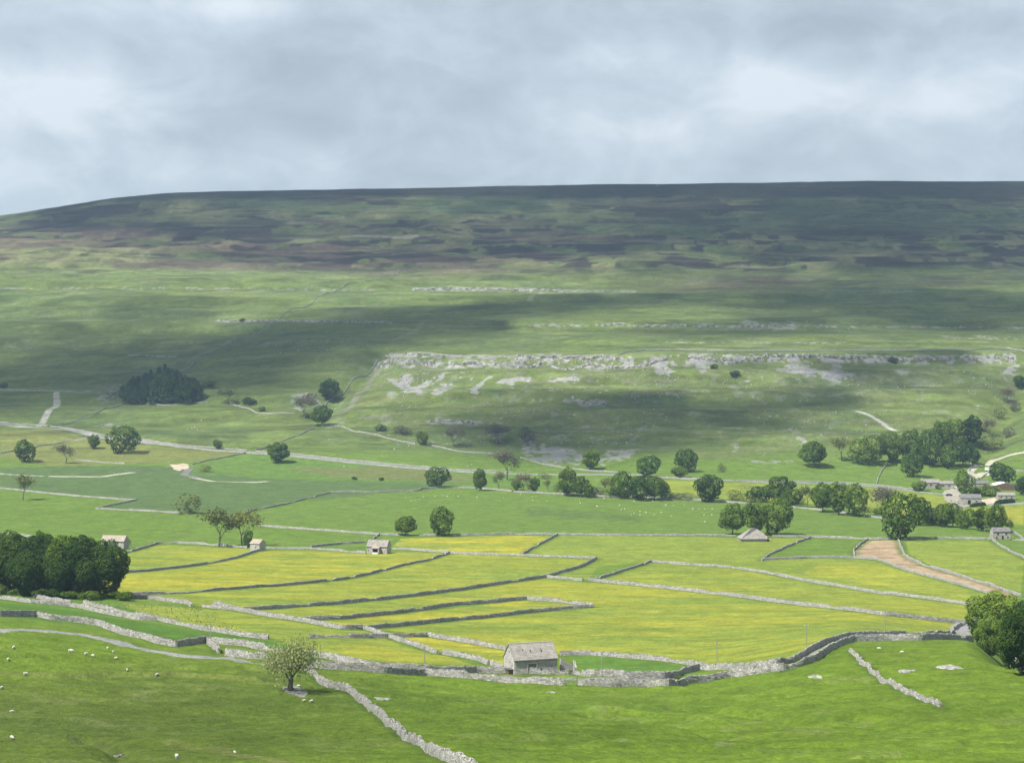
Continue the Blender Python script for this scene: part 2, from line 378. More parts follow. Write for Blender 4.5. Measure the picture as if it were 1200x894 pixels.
for poly, wgt in fields:
    m_ = pip(poly, .5)
    mix(m_ * .7, ME); mix(m_ * np.clip(yn * (.35 + wgt) , 0, 1) * wgt * 1.1, YE); mix(m_ * ss(.5, .66, nA) * .35 * (1.1 - wgt), (.085, .135, .02))
    mix(m_ * ss(.62, .7, fbm(X / 30, Y / 3.5, 27, 3)) * .3, (.085, .125, .025))
OL = (.105, .125, .036)
noisemix([(0,505),(60,502),(105,514),(190,524),(285,531),(225,541),(60,546),(0,535)], (.12, .135, .04), .9)
noisemix([(0,548),(150,545),(225,548),(300,560),(560,566),(500,574),(340,588),(265,605),(115,594),(160,586),(0,572)], (.060, .095, .038), .8)   # rushy bottom land
noisemix([(300,530),(560,553),(720,575),(560,570),(340,562),(225,556),(225,546)], (.075, .135, .030), .6)
mix(pip([(330,548),(470,548),(560,560),(540,566),(400,560)], 2) * .6, (.115, .11, .05))
mix(pip([(620,596),(680,600),(730,603),(770,607),(745,611),(660,607),(615,602)], 4) * .75, (.05, .08, .028))
noisemix([(140,640),(240,640),(255,608),(345,590),(440,580),(600,578),(780,586),(960,600),(1150,626),(1010,628),(600,624),(310,618)], (.085, .135, .028), .4)
noisemix([(0,690),(130,700),(180,727),(60,716),(0,703)], (.065, .13, .02), .8)
noisemix([(0,706),(160,728),(300,748),(400,770),(360,765),(245,750),(200,757),(125,735),(0,722)], (.055, .115, .018), .9)
noisemix([(670,768),(750,773),(835,784),(800,793),(690,792)], (.065, .13, .022), .9)
# the dug field
tan = [(1017,633),(1052,633),(1060,650),(1083,662),(1133,677),(1196,698),(1170,698),(1100,679),(1060,668),(1027,656),(1001,652),(1002,645)]
tm = pip(tan, .6); mix(tm, (.27, .205, .135)); mix(tm * ss(.5, .68, fbm(X / 16, Y / 12, 41, 4)) * .75, (.17, .125, .085)); mix(tm * ss(.62, .7, fbm(X / 3, Y / 3, 42, 2)) * .4, (.34, .27, .19))
WALLS = [
 # near, along the lane
 ([(-30,687),(0,690),(20,695),(50,702),(83,708)], 'grey stone wall running just under the big dark wood at the left edge'),
 ([(-30,698),(0,701.5),(33,706),(83,710.5),(133,721),(160,726),(183,727.5)], 'thick grey wall just below the one under the dark wood, ending beside a pale wall'),
 ([(98,708),(140,717),(188,727.5),(233,737.5),(283,745),(315,749)], 'pale tumbled wall running down right from the front of the dark wood beside yellow flowers'),
 ([(-30,722),(0,722),(43,722),(57,725.5),(90,729),(117,733),(123,736),(143,743),(167,748),(187,754.5),(207,758),(243,752.5),(283,756.5),(317,762.5),(363,768.5),(400,775),(433,782),(470,785.5),(500,786.5),(560,787),(594,787.5)], 'long rough-topped wall above the grey road, dipping towards the lone thorn tree', 1.6),
 ([(243,753),(250,759),(257,765.5)], 'short stub of broken wall between the road and the long wall above it', 1.5),
 ([(265,768),(285,770.5),(307,772),(333,775),(355,780),(371,782.5),(400,784.5),(450,788.5),(500,791.5),(533,793.5),(587,798.5),(630,801),(661,803)], 'lower lane wall from the grey road, passing behind the lone tree to the gate', 1.65),
 ([(677,803),(720,804.5),(760,804.5),(783,804),(800,802),(857,793),(917,786),(943,778),(973,762),(985,756),(1000,751.5),(1040,750),(1080,750),(1140,751)], 'lower lane wall right of the field gate, curving up to the right brow', 1.65),
 ([(600,788.5),(640,789.5),(677,790.5),(690,792),(740,794.5),(780,795),(790,793.5),(800,789.5),(820,784.5),(857,784),(910,779.5),(933,773.5),(943,767.5),(973,753),(1000,747),(1040,745.5),(1090,745.5),(1113,745)], 'upper lane wall from the near barn, keeping beside the lower one over the brow', 1.5),
 ([(356,783.5),(364,788),(370,793),(377,802),(388,806),(400,806.5),(412,813),(433,831),(450,844),(467,858),(500,880),(530,894),(560,908)], 'pale wall dropping steeply from the lone tree to the bottom edge of the picture', 1.5, 1.15),
 ([(997,763),(1004,769),(1010,778),(1033,797),(1060,812),(1080,819),(1103,828)], 'low ruined wall slanting down the right-hand bank and ending in the grass', 1.0, 1.0, 1.6),
 ([(1113,745),(1117,739),(1122,735),(1133,730)], 'short bent wall climbing from the lane corner beside the big right tree', 1.4),
 ([(657,768),(680,767),(700,767.5),(753,772),(800,777),(833,783.5)], 'pale wall behind the near barn, above the small bright green croft', 1.4),
 ([(427,737),(447,744),(467,750.5),(490,758),(513,766)], 'pale wall slanting down right from the corner of the narrow yellow strips', 1.4),
 ([(519,766.5),(545,770.5),(560,773.5),(573,778.5)], 'next length of the slanting pale wall, beyond a small gap', 1.4),
 ([(577,779),(594,784)], 'last short length of slanting wall touching the near barn gable', 1.4),
 ([(500,745),(543,752.5),(570,757),(594,761.5)], 'pale wall reaching the near barn from behind along the bright yellow wedge', 1.4),
 ([(363,747.5),(400,747),(433,747.5),(460,746.5),(500,745.5)], 'low grey wall crossing level above the flowery strip left of the near barn', 1.3),
 # meadow walls
 ([(147,671),(173,669.5),(233,662.5),(283,652),(310,644)], 'dark thin wall rising right from the dark wood to the tiny square barn'),
 ([(145,697.5),(203,695.5),(260,691.5),(333,686),(370,682.5),(400,679.5),(430,673.5),(460,666),(500,657.5),(527,648)], 'long wall curving up right from the dark wood towards the two round trees'),
 ([(142,699.5),(173,701.5),(200,705),(220,707.5),(225,711)], 'short pale broken wall right of the dark wood, ending in a hook'),
 ([(237,711),(283,715.5),(333,712.5),(400,707.5),(467,700.5),(533,692.5),(600,682.5),(640,676.5),(677,666),(700,655)], 'longest meadow wall, sweeping up right to a sharp corner amid the meadows'),
 ([(252,708),(283,716.5),(317,722.5),(360,729),(400,737),(427,737)], 'pale wall slanting down right across the yellow field left of the narrow strips'),
 ([(353,727),(400,725.5),(467,718.5),(533,709),(617,702.5)], 'upper side wall of the narrow yellow strip in the meadows'),
 ([(617,702.5),(647,704.5),(680,708.5),(695,711)], 'short slanting wall closing the right end of the narrow yellow strip'),
 ([(427,737.5),(460,734.5),(500,730.5),(540,726.5),(583,722.5),(625,717.5),(667,713.5),(695,711.5)], 'lower side wall of the narrow yellow strip in the meadows'),
 ([(312,643),(365,643.5),(395,645.5),(429,648.5)], 'wall from the tiny square barn to the porch barn along its front'),
 ([(365,641.5),(395,638),(428,636)], 'wall closing the back of the yard left of the porch barn'),
 ([(147,648),(165,643),(183,637.5),(210,636.5),(233,637.5),(262,640),(290,642)], 'wall from the long left barn round the corner to the two bare-branched trees'),
 ([(460,643.5),(485,644.5),(510,646.5),(533,648.5),(570,650),(613,651.5),(660,653),(700,654.5)], 'wall right of the porch barn under the brightest yellow field'),
 ([(653,626.5),(640,634),(625,642),(612,650.5)], 'steep wall closing the right end of the brightest yellow field'),
 ([(445,626),(438,632)], 'tiny slanting wall just above the porch barn'),
 ([(300,616),(350,620),(400,623.5),(443,626.5),(480,627.5),(540,627.5),(597,626),(650,626.5),(733,627.5),(800,627.5),(862,628)], 'long level wall behind the two round trees, reaching the hip-roofed barn'),
 ([(905,629),(950,629.5),(1013,631.5),(1030,632),(1083,631),(1120,631),(1162,632)], 'level wall from the hip-roofed barn past the oak to the small house'),
 ([(1186,633),(1205,634),(1230,635)], 'wall leaving the right side of the small house'),
 ([(640,676.5),(660,678.5),(683,680.5)], 'short wall right of the sharp corner, ending at a gap'),
 ([(690,680.5),(720,683.5),(800,691.5),(870,700),(933,708.5),(1033,720.5),(1090,726.5),(1130,730.5)], 'lower of the two long pale walls crossing the right meadows'),
 ([(693,680.5),(727,670.5),(763,658.5),(800,661.5),(860,665.5),(933,678.5),(1033,695.5),(1100,703.5),(1150,710.5)], 'upper of the two long pale walls crossing the right meadows, bent at left'),
 ([(892,657.5),(900,651.5),(913,645.5),(932,637),(950,630.5)], 'curved dark wall on the left side of the small green paddock'),
 ([(894,656.5),(950,653.5),(1000,653.5),(1027,655.5)], 'wall along the bottom of the small green paddock'),
 ([(1017,632.5),(1008,638),(1000,646),(1002,653)], 'bent dark wall between the green paddock and the bare brown field'),
 ([(1027,655.5),(1060,667.5),(1100,678.5),(1135,688),(1167,697.5)], 'wall along the lower left side of the bare brown field'),
 ([(1053,632.5),(1056,642),(1060,650.5),(1068,656),(1083,662.5),(1133,677.5),(1165,687.5),(1197,698.5)], 'curving wall along the upper right side of the bare brown field'),
 ([(1163,632.5),(1177,642.5),(1200,653.5),(1225,665)], 'pale wall slanting down right from the small house'),
 ([(1185,623),(1200,632),(1215,640)], 'short wall slanting behind the small house'),
 ([(-20,623),(0,625),(20,626.5),(40,630.5)], 'pale wall above the dark wood at the left edge'),
 # valley floor
 ([(265,607),(283,603),(300,597.5),(337,590.5),(375,580.5),(387,577.5)], 'straight dark wall slanting up right in the green fields above the bare-branched trees'),
 ([(387,577),(450,576.5),(490,575.5),(495,572.5),(525,571.5),(562,572.5),(600,576)], 'wall passing under the round bushy tree with a flock grazing below it'),
 ([(602,576.5),(662,579.5),(720,582.5),(780,584.5),(810,586),(850,588.5),(878,590.5)], 'wall under the row of trees along the river'),
 ([(918,594),(950,596.5),(985,601),(1025,606.5),(1043,608.5)], 'wall below the right-hand group of riverside trees'),
 ([(-20,570.5),(0,572.5),(38,576.5),(88,581.5),(140,585.5),(160,586.5)], 'pale wall beside the small sparse tree at far left'),
 ([(160,586.5),(120,594.5)], 'short wall turning back from the end of the pale left wall'),
 ([(112,596.5),(162,598.5),(212,601.5)], 'faint wall leading to the brown shrub on the left'),
 ([(225,544.5),(240,540.5),(262,536.5),(291,530.5)], 'dark wall slanting up from the gravel bank of the river'),
 ([(300,527.5),(325,519.5),(350,510.5),(368,502.5)], 'dark wall slanting up to the trees at the foot of the gully'),
 ([(376,499.5),(400,499.5),(412,505.5),(450,512.5),(487,520.5)], 'pale wall along the foot of the scar slope, left of a gap'),
 ([(497,519.5),(517,524.5),(537,529.5),(560,531),(587,532.5)], 'pale wall along the foot of the scar slope, right of the gap'),
 ([(610,536.5),(637,544.5),(660,548.5),(687,551.5),(735,554.5)], 'pale wall at the foot of the grey scree'),
 ([(-20,530),(0,531.5),(47,522.5),(82,516.5),(105,514.5)], 'thin dark wall rising to the small tree beside the big round tree'),
 ([(88,539.5),(115,541.5),(147,543.5)], 'pale bank wall right of the small grey tree'),
 ([(-20,494),(0,495),(62,500),(88,504),(110,508),(165,515),(200,520.5),(240,524),(290,528)], 'upper roadside wall at the far left of the valley road'),
 ([(300,529),(337,532),(400,538.5),(462,544.5),(557,551.5),(600,553)], 'upper roadside wall in the middle of the valley road'),
 ([(730,555.5),(775,560),(850,563.5),(900,564.5),(987,566),(1027,569),(1075,574),(1082,575)], 'upper roadside wall at the right of the valley road'),
 ([(165,518.5),(240,527.5),(300,532),(400,541.5),(462,547.5),(557,554.5)], 'lower roadside wall of the valley road'),
 ([(1027,567.5),(1029,560),(1033,552.5),(1040,541.5)], 'wall climbing from the road to the farm wood'),
 ([(1136,552),(1139,545),(1137,541)], 'tiny wall at the foot of the farm track'),
 ([(1146,563),(1159,552.5)], 'dark wall slanting beside the farm track'),
 ([(1186,551.5),(1205,552.5),(1230,554)], 'wall at the right edge above the farm'),
 # hillside
 ([(-20,456),(0,456.5),(62,458.5),(107,459.5),(125,455),(140,451.5),(152,451.5)], 'far left wall meeting the conifer plantation'),
 ([(145,472.5),(165,472.5),(195,475.5),(225,472.5),(245,471.5)], 'wall under the conifer plantation'),
 ([(55,500),(90,492.5),(112,485.5),(145,472.5)], 'faint wall rising right to the conifer plantation'),
 ([(267,472.5),(283,477),(300,484.5),(320,485),(345,484.5)], 'pale bent wall right of the conifer plantation'),
 ([(380,477),(384,471),(390,466.5),(407,454.5),(425,441.5),(440,427.5),(452,417.5)], 'wall climbing the gully to the left end of the scar'),
 ([(452,417),(475,414.5),(515,415.5),(525,417.5),(600,418.5),(650,417.5),(725,417.5),(740,412.5),(755,410.5),(795,409.5),(850,410.5),(900,410.5)], 'wall on top of the left half of the scar'),
 ([(900,410.5),(1000,410.5),(1090,410.5),(1137,410.5),(1162,408.5),(1182,408.5),(1200,412),(1230,415)], 'wall on top of the right half of the scar'),
 ([(210,436),(225,427),(250,410),(282,396),(317,380),(330,370),(367,355),(400,338),(430,330),(460,323),(467,318),(493,310)], 'long thin wall climbing the left hillside to the moor'),
]
for w_ in WALLS[17:46]:
    v_ = near_line(w_[0], 1.3, 2.6); mix(v_ * (.35 + .65 * ss(.35, .6, nC)) * .85, (.062, .105, .018))
for w_ in WALLS[:17]:
    v_ = near_line(w_[0], .7, 1.6); mix(v_ * .6, (.050, .085, .018))
# hillside colour: heather, bents, rushes
mo = ss(330, 305, PY + 26 * (fbm(X / 260, Y / 200, 51, 4) - .5)) * hill
st2 = fbm(X / 210 + Y / 700, Y / 34, 52, 5, .55); st3 = fbm(X / 60, Y / 22, 53, 5, .6)
mix(mo * .85, (.052, .070, .030))
wx, wy = 90 * (fbm(X / 90, Y / 70, 91, 3) - .5), 90 * (fbm(X / 90, Y / 70, 92, 3) - .5)
pt = fbm((X + wx * 1.5) / 62 + Y / 240, (Y + wy) / 56 + X / 900, 57, 6, .6)
mix(mo * ss(.42, .54, nA) * .8, (.090, .118, .040))
mix(mo * ss(.485, .545, pt * .72 + st2 * .28 + .045 * ss(250, 275, PY) * ss(335, 305, PY)), (.024, .019, .019))
mix(mo * ss(.62, .68, fbm(X / 40, Y / 60, 58, 4)) * .8, (.14, .145, .065))
mix(mo * ss(.50, .60, fbm(X / 120, Y / 26, 54, 5) ) * ss(330, 290, PY) * ss(250, 285, PY) * ss(820, 700, PX) * .7, (.115, .078, .066))
mix(mo * ss(.56, .66, fbm(X / 170, Y / 18, 56, 4)) * .55, (.135, .135, .07))
mix(hill * ss(234, 226, PY + 16 * (fbm(X / 300, Y / 300, 55, 3) - .5)) * .9, (.020, .021, .020))
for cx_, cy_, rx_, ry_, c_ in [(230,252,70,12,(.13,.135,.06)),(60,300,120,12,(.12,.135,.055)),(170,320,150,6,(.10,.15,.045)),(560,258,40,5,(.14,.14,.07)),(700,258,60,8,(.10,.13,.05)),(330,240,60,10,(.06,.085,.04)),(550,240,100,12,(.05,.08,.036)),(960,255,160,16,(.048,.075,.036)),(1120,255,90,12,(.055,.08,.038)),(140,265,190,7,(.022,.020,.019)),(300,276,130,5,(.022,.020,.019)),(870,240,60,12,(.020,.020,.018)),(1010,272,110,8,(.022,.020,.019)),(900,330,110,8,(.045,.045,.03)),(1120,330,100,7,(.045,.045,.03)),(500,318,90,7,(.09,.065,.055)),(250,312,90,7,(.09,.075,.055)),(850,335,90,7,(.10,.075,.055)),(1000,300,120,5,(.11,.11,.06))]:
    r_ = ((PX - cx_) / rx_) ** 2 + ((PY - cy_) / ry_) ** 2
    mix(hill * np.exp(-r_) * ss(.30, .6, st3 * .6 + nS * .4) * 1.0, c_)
mix(hill * ss(460, 420, PY) * (1 - mo) * ss(.55, .68, st3) * .4, (.105, .125, .06))
mix(pip([(440,425),(900,418),(1190,425),(1195,470),(1100,520),(880,540),(700,535),(460,500),(400,485)], 3) * ss(.45, .7, nB) * .45, (.105, .115, .055))
# limestone: scree fans and bare patches
RK = (.20, .20, .205)
spk = fbm(X / 9, Y / 12, 61, 4, .62); fine = vn(X / 3.1, Y / 5, 62); fine2 = vn(X / 6.3, Y / 9, 63)
def scree(poly, dens=.9, col=RK, jit=3.5): mix(pip(poly, jit) * ss(.60 - dens * .26, .66 - dens * .22, spk * .7 + fine * .3) * dens * .9, col)
for poly, dn in [
 ([(455,443),(485,440),(483,452),(498,455),(480,462),(462,452)], 1), ([(485,452),(525,437),(524,441),(500,453),(490,460)], 1), ([(505,460),(518,450),(530,455),(512,462)], .9),
 ([(545,457),(575,441),(576,445),(556,460)], .95), ([(583,446),(625,441),(626,447),(590,450)], 1), ([(636,447),(676,440),(675,445),(650,449)], 1),
 ([(762,426),(772,424),(790,436),(785,439),(770,436)], 1), ([(810,416),(826,414),(838,424),(822,437),(815,432)], .9),
 ([(910,433),(932,427),(955,433),(1002,438),(1002,445),(975,447),(948,440),(925,437)], 1), ([(970,425),(985,424),(988,434),(975,435)], .8),
 ([(612,520),(628,513),(640,522),(660,523),(680,530),(683,543),(640,545),(615,535)], .95), ([(700,542),(712,530),(745,524),(748,528),(735,536),(710,544)], .9),
 ([(667,468),(710,471),(708,476),(675,474)], .7), ([(730,500),(758,500),(755,515),(732,517)], .5), ([(780,461),(797,461),(798,465),(783,465)], .9), ([(572,508),(592,505),(595,516),(578,520)], .6),
 ([(340,465),(360,459),(375,466),(372,478),(350,482),(338,475)], .75), ([(112,460),(140,452),(150,455),(130,475),(115,470)], .7), ([(112,497),(145,497),(147,502),(115,501)], .8),
 ([(1050,431),(1065,430),(1067,438),(1055,440)], .7), ([(1175,430),(1192,428),(1190,440),(1178,438)], .9), ([(1130,435),(1160,432),(1160,437),(1135,438)], .3),
 ([(934,515),(945,512),(948,518),(938,520)], .8), ([(925,504),(935,503),(937,508),(927,508)], .7), ([(1008,490),(1025,492),(1020,500),(1010,498)], .5), ([(857,520),(863,518),(864,530),(858,532)], .6),
 ([(850,383),(870,377),(935,377),(937,386),(880,388),(855,387)], .55), ([(620,382),(650,378),(690,380),(640,386)], .4), ([(810,305),(830,303),(828,308),(812,308)], .3),
 ([(430,463),(470,455),(520,458),(500,463),(440,467)], .45), ([(500,490),(560,494),(560,499),(510,498)], .55),
 ([(305,400),(345,396),(350,404),(310,407)], .25), ([(0,402),(40,397),(60,405),(20,410)], .3)]:
    scree(poly, dn)
for pts, dn in [
 ([(438,427,8),(470,425,8),(520,427,7),(600,426,7),(650,420,9),(700,428,9),(760,424,8),(830,420,10),(880,419,8),(960,420,7),(1050,421,8),(1110,422,7),(1190,419,9)], .75),
 ([(455,416,3),(520,417,3),(600,419,3),(640,418,5),(680,419,4),(740,419,2)], .9),
 ([(483,339,2),(520,339,3.2),(640,340,3.2),(660,341,2.5),(745,342,1.5)], .85), ([(0,338,1),(130,338,2),(250,338,2),(400,340,2),(450,339,1)], .45),
 ([(250,376,2.5),(330,376,2),(460,378,2)], .7), ([(150,416,1.5),(210,418,1.5)], .7), ([(60,402,1),(420,400,2.5),(440,402,1)], .2),
 ([(620,381,1.5),(760,381,2.5),(900,382,3),(1000,383,1.5),(1200,384,2)], .55), ([(780,401,1.2),(990,402,1.5)], .55), ([(1100,395,3),(1200,396,4)], .4),
 ([(610,468,2),(700,470,4),(715,472,3)], .6), ([(490,494,2),(560,495,3),(600,497,1)], .5), ([(660,500,2),(700,501,2)], .4), ([(960,340,1),(1080,341,1.5)], .5),
 ([(600,512,4),(680,512,5),(720,512,4)], .25), ([(880,540,2),(905,541,3),(930,541,2)], .5), ([(60,340,1),(90,340,2)], .3)]:
    b_ = band(pts, 2); mix(b_ * ss(.64 - dn * .20, .68 - dn * .18, spk * .5 + fine * .5) * min(1, dn + .15), RK)
sp = band([(380,470,60),(700,475,65),(1000,470,60),(1195,450,40)], 50)
mix(sp * ss(.90, .93, fine) * ss(.55, .7, fbm(X / 40, Y / 40, 66, 3)) * .6, (.26, .26, .26))
mix(sp * ss(.62, .72, spk) * .28, (.2, .2, .19))
# tracks, lanes and the river
PALE = (.36, .34, .29); GREY = (.17, .17, .18)
rd = near_line([(-60,736),(0,738.5),(33,738),(65,740),(100,744),(140,753),(167,760),(217,768),(263,770.5)], 2.0, .5); mix(rd, (.20, .20, .205))
mix(near_line([(263,771),(307,777),(371,782),(400,780),(533,789),(587,793),(677,796),(800,796),(850,787),(917,782),(943,776),(973,757),(1000,748.5),(1060,746.6),(1140,746.5)], 1.6, .6) * .85, (.17, .17, .165))
mix(near_line([(1140,746),(1128,743),(1123,738),(1131,730),(1140,727)], 2.6, .6), (.19, .19, .20))
for pts, hw, cc in [([(0,496.5),(62,502),(110,510),(165,517),(240,526),(300,530.5),(337,533.5),(400,540),(462,546),(557,553),(640,556),(740,556),(815,562),(900,565),(987,567),(1037,571),(1075,576),(1107,579),(1116,578),(1140,585),(1165,592),(1200,589)], 3.2, (.20,.20,.21)),
 ([(1137,552),(1162,540),(1200,530),(1240,522)], 2.3, PALE), ([(1137,552),(1136,560),(1120,572),(1112,580)], 2.5, (.30,.29,.27)),
 ([(1005,482),(1017,486),(1035,496),(1052,505)], 1.8, (.30,.30,.29)), ([(66,460),(67,475),(54,487),(46,499)], 2.6, (.24,.24,.22)),
 ([(225,559),(250,564),(300,565),(312,564)], 1.6, (.34,.34,.28)), ([(60,558),(120,558.5),(155,553.5)], 2.2, (.34,.34,.28)), ([(0,555),(50,558)], 1.5, (.26,.26,.24)),
 ([(155,553),(175,551),(200,549)], 2.2, (.06,.07,.05)), ([(222,549),(215,556),(232,560)], 2.5, (.14,.14,.14)),
 ([(400,278),(440,277),(480,278),(560,278)], 2.2, (.20,.18,.16)), ([(930,281),(960,289),(970,292)], 3, (.12,.11,.09)), ([(1050,290),(1090,300),(1133,304),(1170,312),(1200,324)], 4, (.085,.09,.07)), ([(670,260),(700,248),(725,242)], 3, (.11,.12,.08)),
 ([(620,352),(635,342)], 2.5, (.15,.17,.1)), ([(400,485),(430,455),(445,430)], 3, (.12,.13,.09)), ([(460,400),(490,385),(500,375)], 2.2, (.12,.14,.08)),
 ([(200,789.5),(230,792),(300,795)], .9, (.105,.135,.03)), ([(0,788),(60,791),(130,791),(200,790)], .8, (.10,.13,.03)), ([(600,470),(620,462)], 1, (.12,.13,.08)),
 ([(250,875),(300,888),(330,894)], 1, (.105,.125,.035)), ([(200,868),(260,878)], .8, (.10,.125,.03))]:
    mix(near_line(pts, hw, .8) * .92, cc)
mix(pip([(200,544),(214,543),(223,546),(222,550),(208,551),(200,548)], 1.5), (.36, .31, .24))
for poly, cc in [([(1104,577),(1118,571),(1126,578),(1128,584),(1136,592),(1120,597),(1108,586)], (.27,.25,.22)), ([(1138,556),(1158,553),(1162,556),(1142,560)], (.34,.32,.28)), ([(1150,585),(1166,583),(1170,588),(1152,592)], (.40,.32,.26)), ([(1136,564),(1148,563),(1150,568),(1138,570)], (.33,.32,.30)), ([(1180,765),(1188,760),(1215,768),(1215,792),(1196,786)], (.36,.34,.31)), ([(330,804),(348,803),(362,811),(356,817),(335,811)], (.22,.21,.21)),
  ([(834,872),(845,868),(862,871),(858,874),(842,876)], (.10,.135,.04)), ([(725,866),(735,864),(738,868),(727,869)], (.10,.135,.04)), ([(715,830),(724,828),(730,830),(722,832)], (.10,.13,.035)), ([(775,828),(786,827),(790,830),(780,831)], (.10,.13,.035))]:
    mix(pip(poly, 1.0) * .95, cc)
mix(pip([(104,862),(118,866),(140,880),(150,889),(130,888),(112,876)], 3) * .35, (.045, .055, .03))
C *= (0.80 + .40 * nC)[:, None] * (.82 + .36 * fbm(X / 1.5, Y / 1.0, 29, 2))[:, None]
C *= (1 + hill * (.9 * (fbm(X / 30 + Y / 200, Y / 9, 33, 4) - .5) + .5 * (st3 - .5)))[:, None]
C = np.clip(C, .01, .8)
idx = np.arange(len(ys) * len(vs)).reshape(len(ys), len(vs))
fc = np.stack([idx[:-1, :-1], idx[:-1, 1:], idx[1:, 1:], idx[1:, :-1]], -1).reshape(-1, 4)
gm, nt, b = mat('land'); b.inputs['Specular IOR Level'].default_value = .08; b.inputs['Roughness'].default_value = 1
at = N(nt, 'ShaderNodeAttribute', attribute_name='soil'); pos = geo_pos(nt)
c = mulcol(nt, at.outputs['Color'], ramp(nt, noise(nt, pos, .9, 5, .7), [(.34, (.74, .77, .72)), (.5, (1, 1, 1)), (.66, (1.26, 1.22, 1.2))]))
c = mulcol(nt, c, ramp(nt, noise(nt, pos, .11, 4, .6), [(.3, (.84, .86, .86)), (.7, (1.14, 1.12, 1.1))]))
nt.links.new(c, b.inputs['Base Color']); bump(nt, noise(nt, pos, 1.3, 4, .65), b, .7, .8)
rgba = np.concatenate([C, np.ones((len(C), 1))], 1)
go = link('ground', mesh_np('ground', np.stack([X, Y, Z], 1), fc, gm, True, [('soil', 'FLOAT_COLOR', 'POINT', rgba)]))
tag(go, kind='structure')

# ------------------------------------------------------------------ camera, sky, sun, haze, clouds
cam = bpy.data.cameras.new('camera'); co = bpy.data.objects.new('camera', cam); COL.objects.link(co)
co.rotation_euler = (math.pi / 2, 0, 0); cam.sensor_width = 36; cam.lens = F / 1200 * 36; cam.shift_y = (HY - 447) / 1200
cam.clip_start = 1; cam.clip_end = 30000; sc.camera = co
wd = bpy.data.worlds.new('World'); sc.world = wd; wd.use_nodes = True; nt = wd.node_tree; nt.nodes.clear()
sky = N(nt, 'ShaderNodeTexSky', sky_type='NISHITA'); sky.sun_disc = False; sky.sun_elevation = EL; sky.sun_rotation = math.atan2(SUN.x, SUN.y)
b1 = N(nt, 'ShaderNodeBackground', Strength=.07); nt.links.new(sky.outputs[0], b1.inputs[0])
tc = nt.nodes.new('ShaderNodeTexCoord'); sx = nt.nodes.new('ShaderNodeSeparateXYZ'); nt.links.new(tc.outputs['Generated'], sx.inputs[0])
def mth(op, a, b_=None):
    m_ = nt.nodes.new('ShaderNodeMath'); m_.operation = op
    for i, s in enumerate((a, b_)):
        if s is None: continue
        if isinstance(s, (int, float)): m_.inputs[i].default_value = s
        else: nt.links.new(s, m_.inputs[i])
    return m_.outputs[0]
den = mth('ADD', mth('MAXIMUM', sx.outputs[2], 0.0), .10)
cb = nt.nodes.new('ShaderNodeCombineXYZ'); nt.links.new(sx.outputs[0], cb.inputs[0]); nt.links.new(sx.outputs[1], cb.inputs[1]); nt.links.new(mth('MULTIPLY', sx.outputs[2], 1.7), cb.inputs[2])
def wn(scale, off, detail=5, rough=.5, dist=0, sxy=(1, 1)):
    mp = nt.nodes.new('ShaderNodeMapping'); mp.inputs['Location'].default_value = off; mp.inputs['Scale'].default_value = (sxy[0], sxy[1], 1); nt.links.new(cb.outputs[0], mp.inputs[0])
    n = nt.nodes.new('ShaderNodeTexNoise'); n.inputs['Scale'].default_value = scale; n.inputs['Detail'].default_value = detail; n.inputs['Roughness'].default_value = rough; n.inputs['Distortion'].default_value = dist
    nt.links.new(mp.outputs[0], n.inputs['Vector']); return n.outputs['Fac']
def puff(px, py, rx, ry, amt):
    """a lump of cloud in a given direction of the sky"""
    dx, dz = (px - 600) / F, (HY - py) / F
    ax = mth('DIVIDE', sx.outputs[0], mth('MAXIMUM', sx.outputs[1], .05)); az = mth('DIVIDE', sx.outputs[2], mth('MAXIMUM', sx.outputs[1], .05))
    qx = mth('MULTIPLY', mth('SUBTRACT', ax, dx), F / rx); qz = mth('MULTIPLY', mth('SUBTRACT', az, dz), F / ry)
    r = mth('ADD', mth('MULTIPLY', qx, qx), mth('MULTIPLY', qz, qz))
    return mth('MULTIPLY', mth('EXPONENT', mth('MULTIPLY', r, -1.0)), amt)
v = mth('ADD', mth('MULTIPLY', wn(5.2, (3.1, 1.7, .4), 7, .52, .3, (1, 1)), .5), mth('MULTIPLY', wn(17, (8.2, 4.4, 1.3), 7, .60, .4, (1, 1)), .5))
PUFFS = [(905,110,90,34,.17),(1080,120,110,32,.12),(690,72,60,20,.10),(60,120,130,40,.13),(150,190,150,26,.06),(420,60,200,40,-.06),(1000,30,340,34,-.15),(400,150,160,34,-.08),(1180,90,60,30,.08),(60,45,160,26,-.06),(500,95,160,26,-.04),(740,150,200,26,.05),(230,165,150,30,-.03),(250,8,160,18,.07)]
for p_ in PUFFS: v = mth('ADD', v, puff(*p_))
cr = ramp(nt, v, [(.34, (.38, .425, .475)), (.45, (.455, .51, .565)), (.55, (.555, .62, .68)), (.67, (.74, .79, .83))])
b2 = N(nt, 'ShaderNodeBackground', Strength=.57); nt.links.new(cr, b2.inputs[0])
mx = nt.nodes.new('ShaderNodeMixShader'); mx.inputs[0].default_value = .88; nt.links.new(b1.outputs[0], mx.inputs[1]); nt.links.new(b2.outputs[0], mx.inputs[2])
wo = nt.nodes.new('ShaderNodeOutputWorld'); nt.links.new(mx.outputs[0], wo.inputs[0])
sl = bpy.data.lights.new('sun', 'SUN'); sl.energy = 4.7; sl.angle = math.radians(.5); sl.color = (1, .95, .85)
so = bpy.data.objects.new('sun', sl); COL.objects.link(so); so.rotation_euler = (-SUN).to_track_quat('-Z', 'Y').to_euler(); so.location = (0, 0, 900)

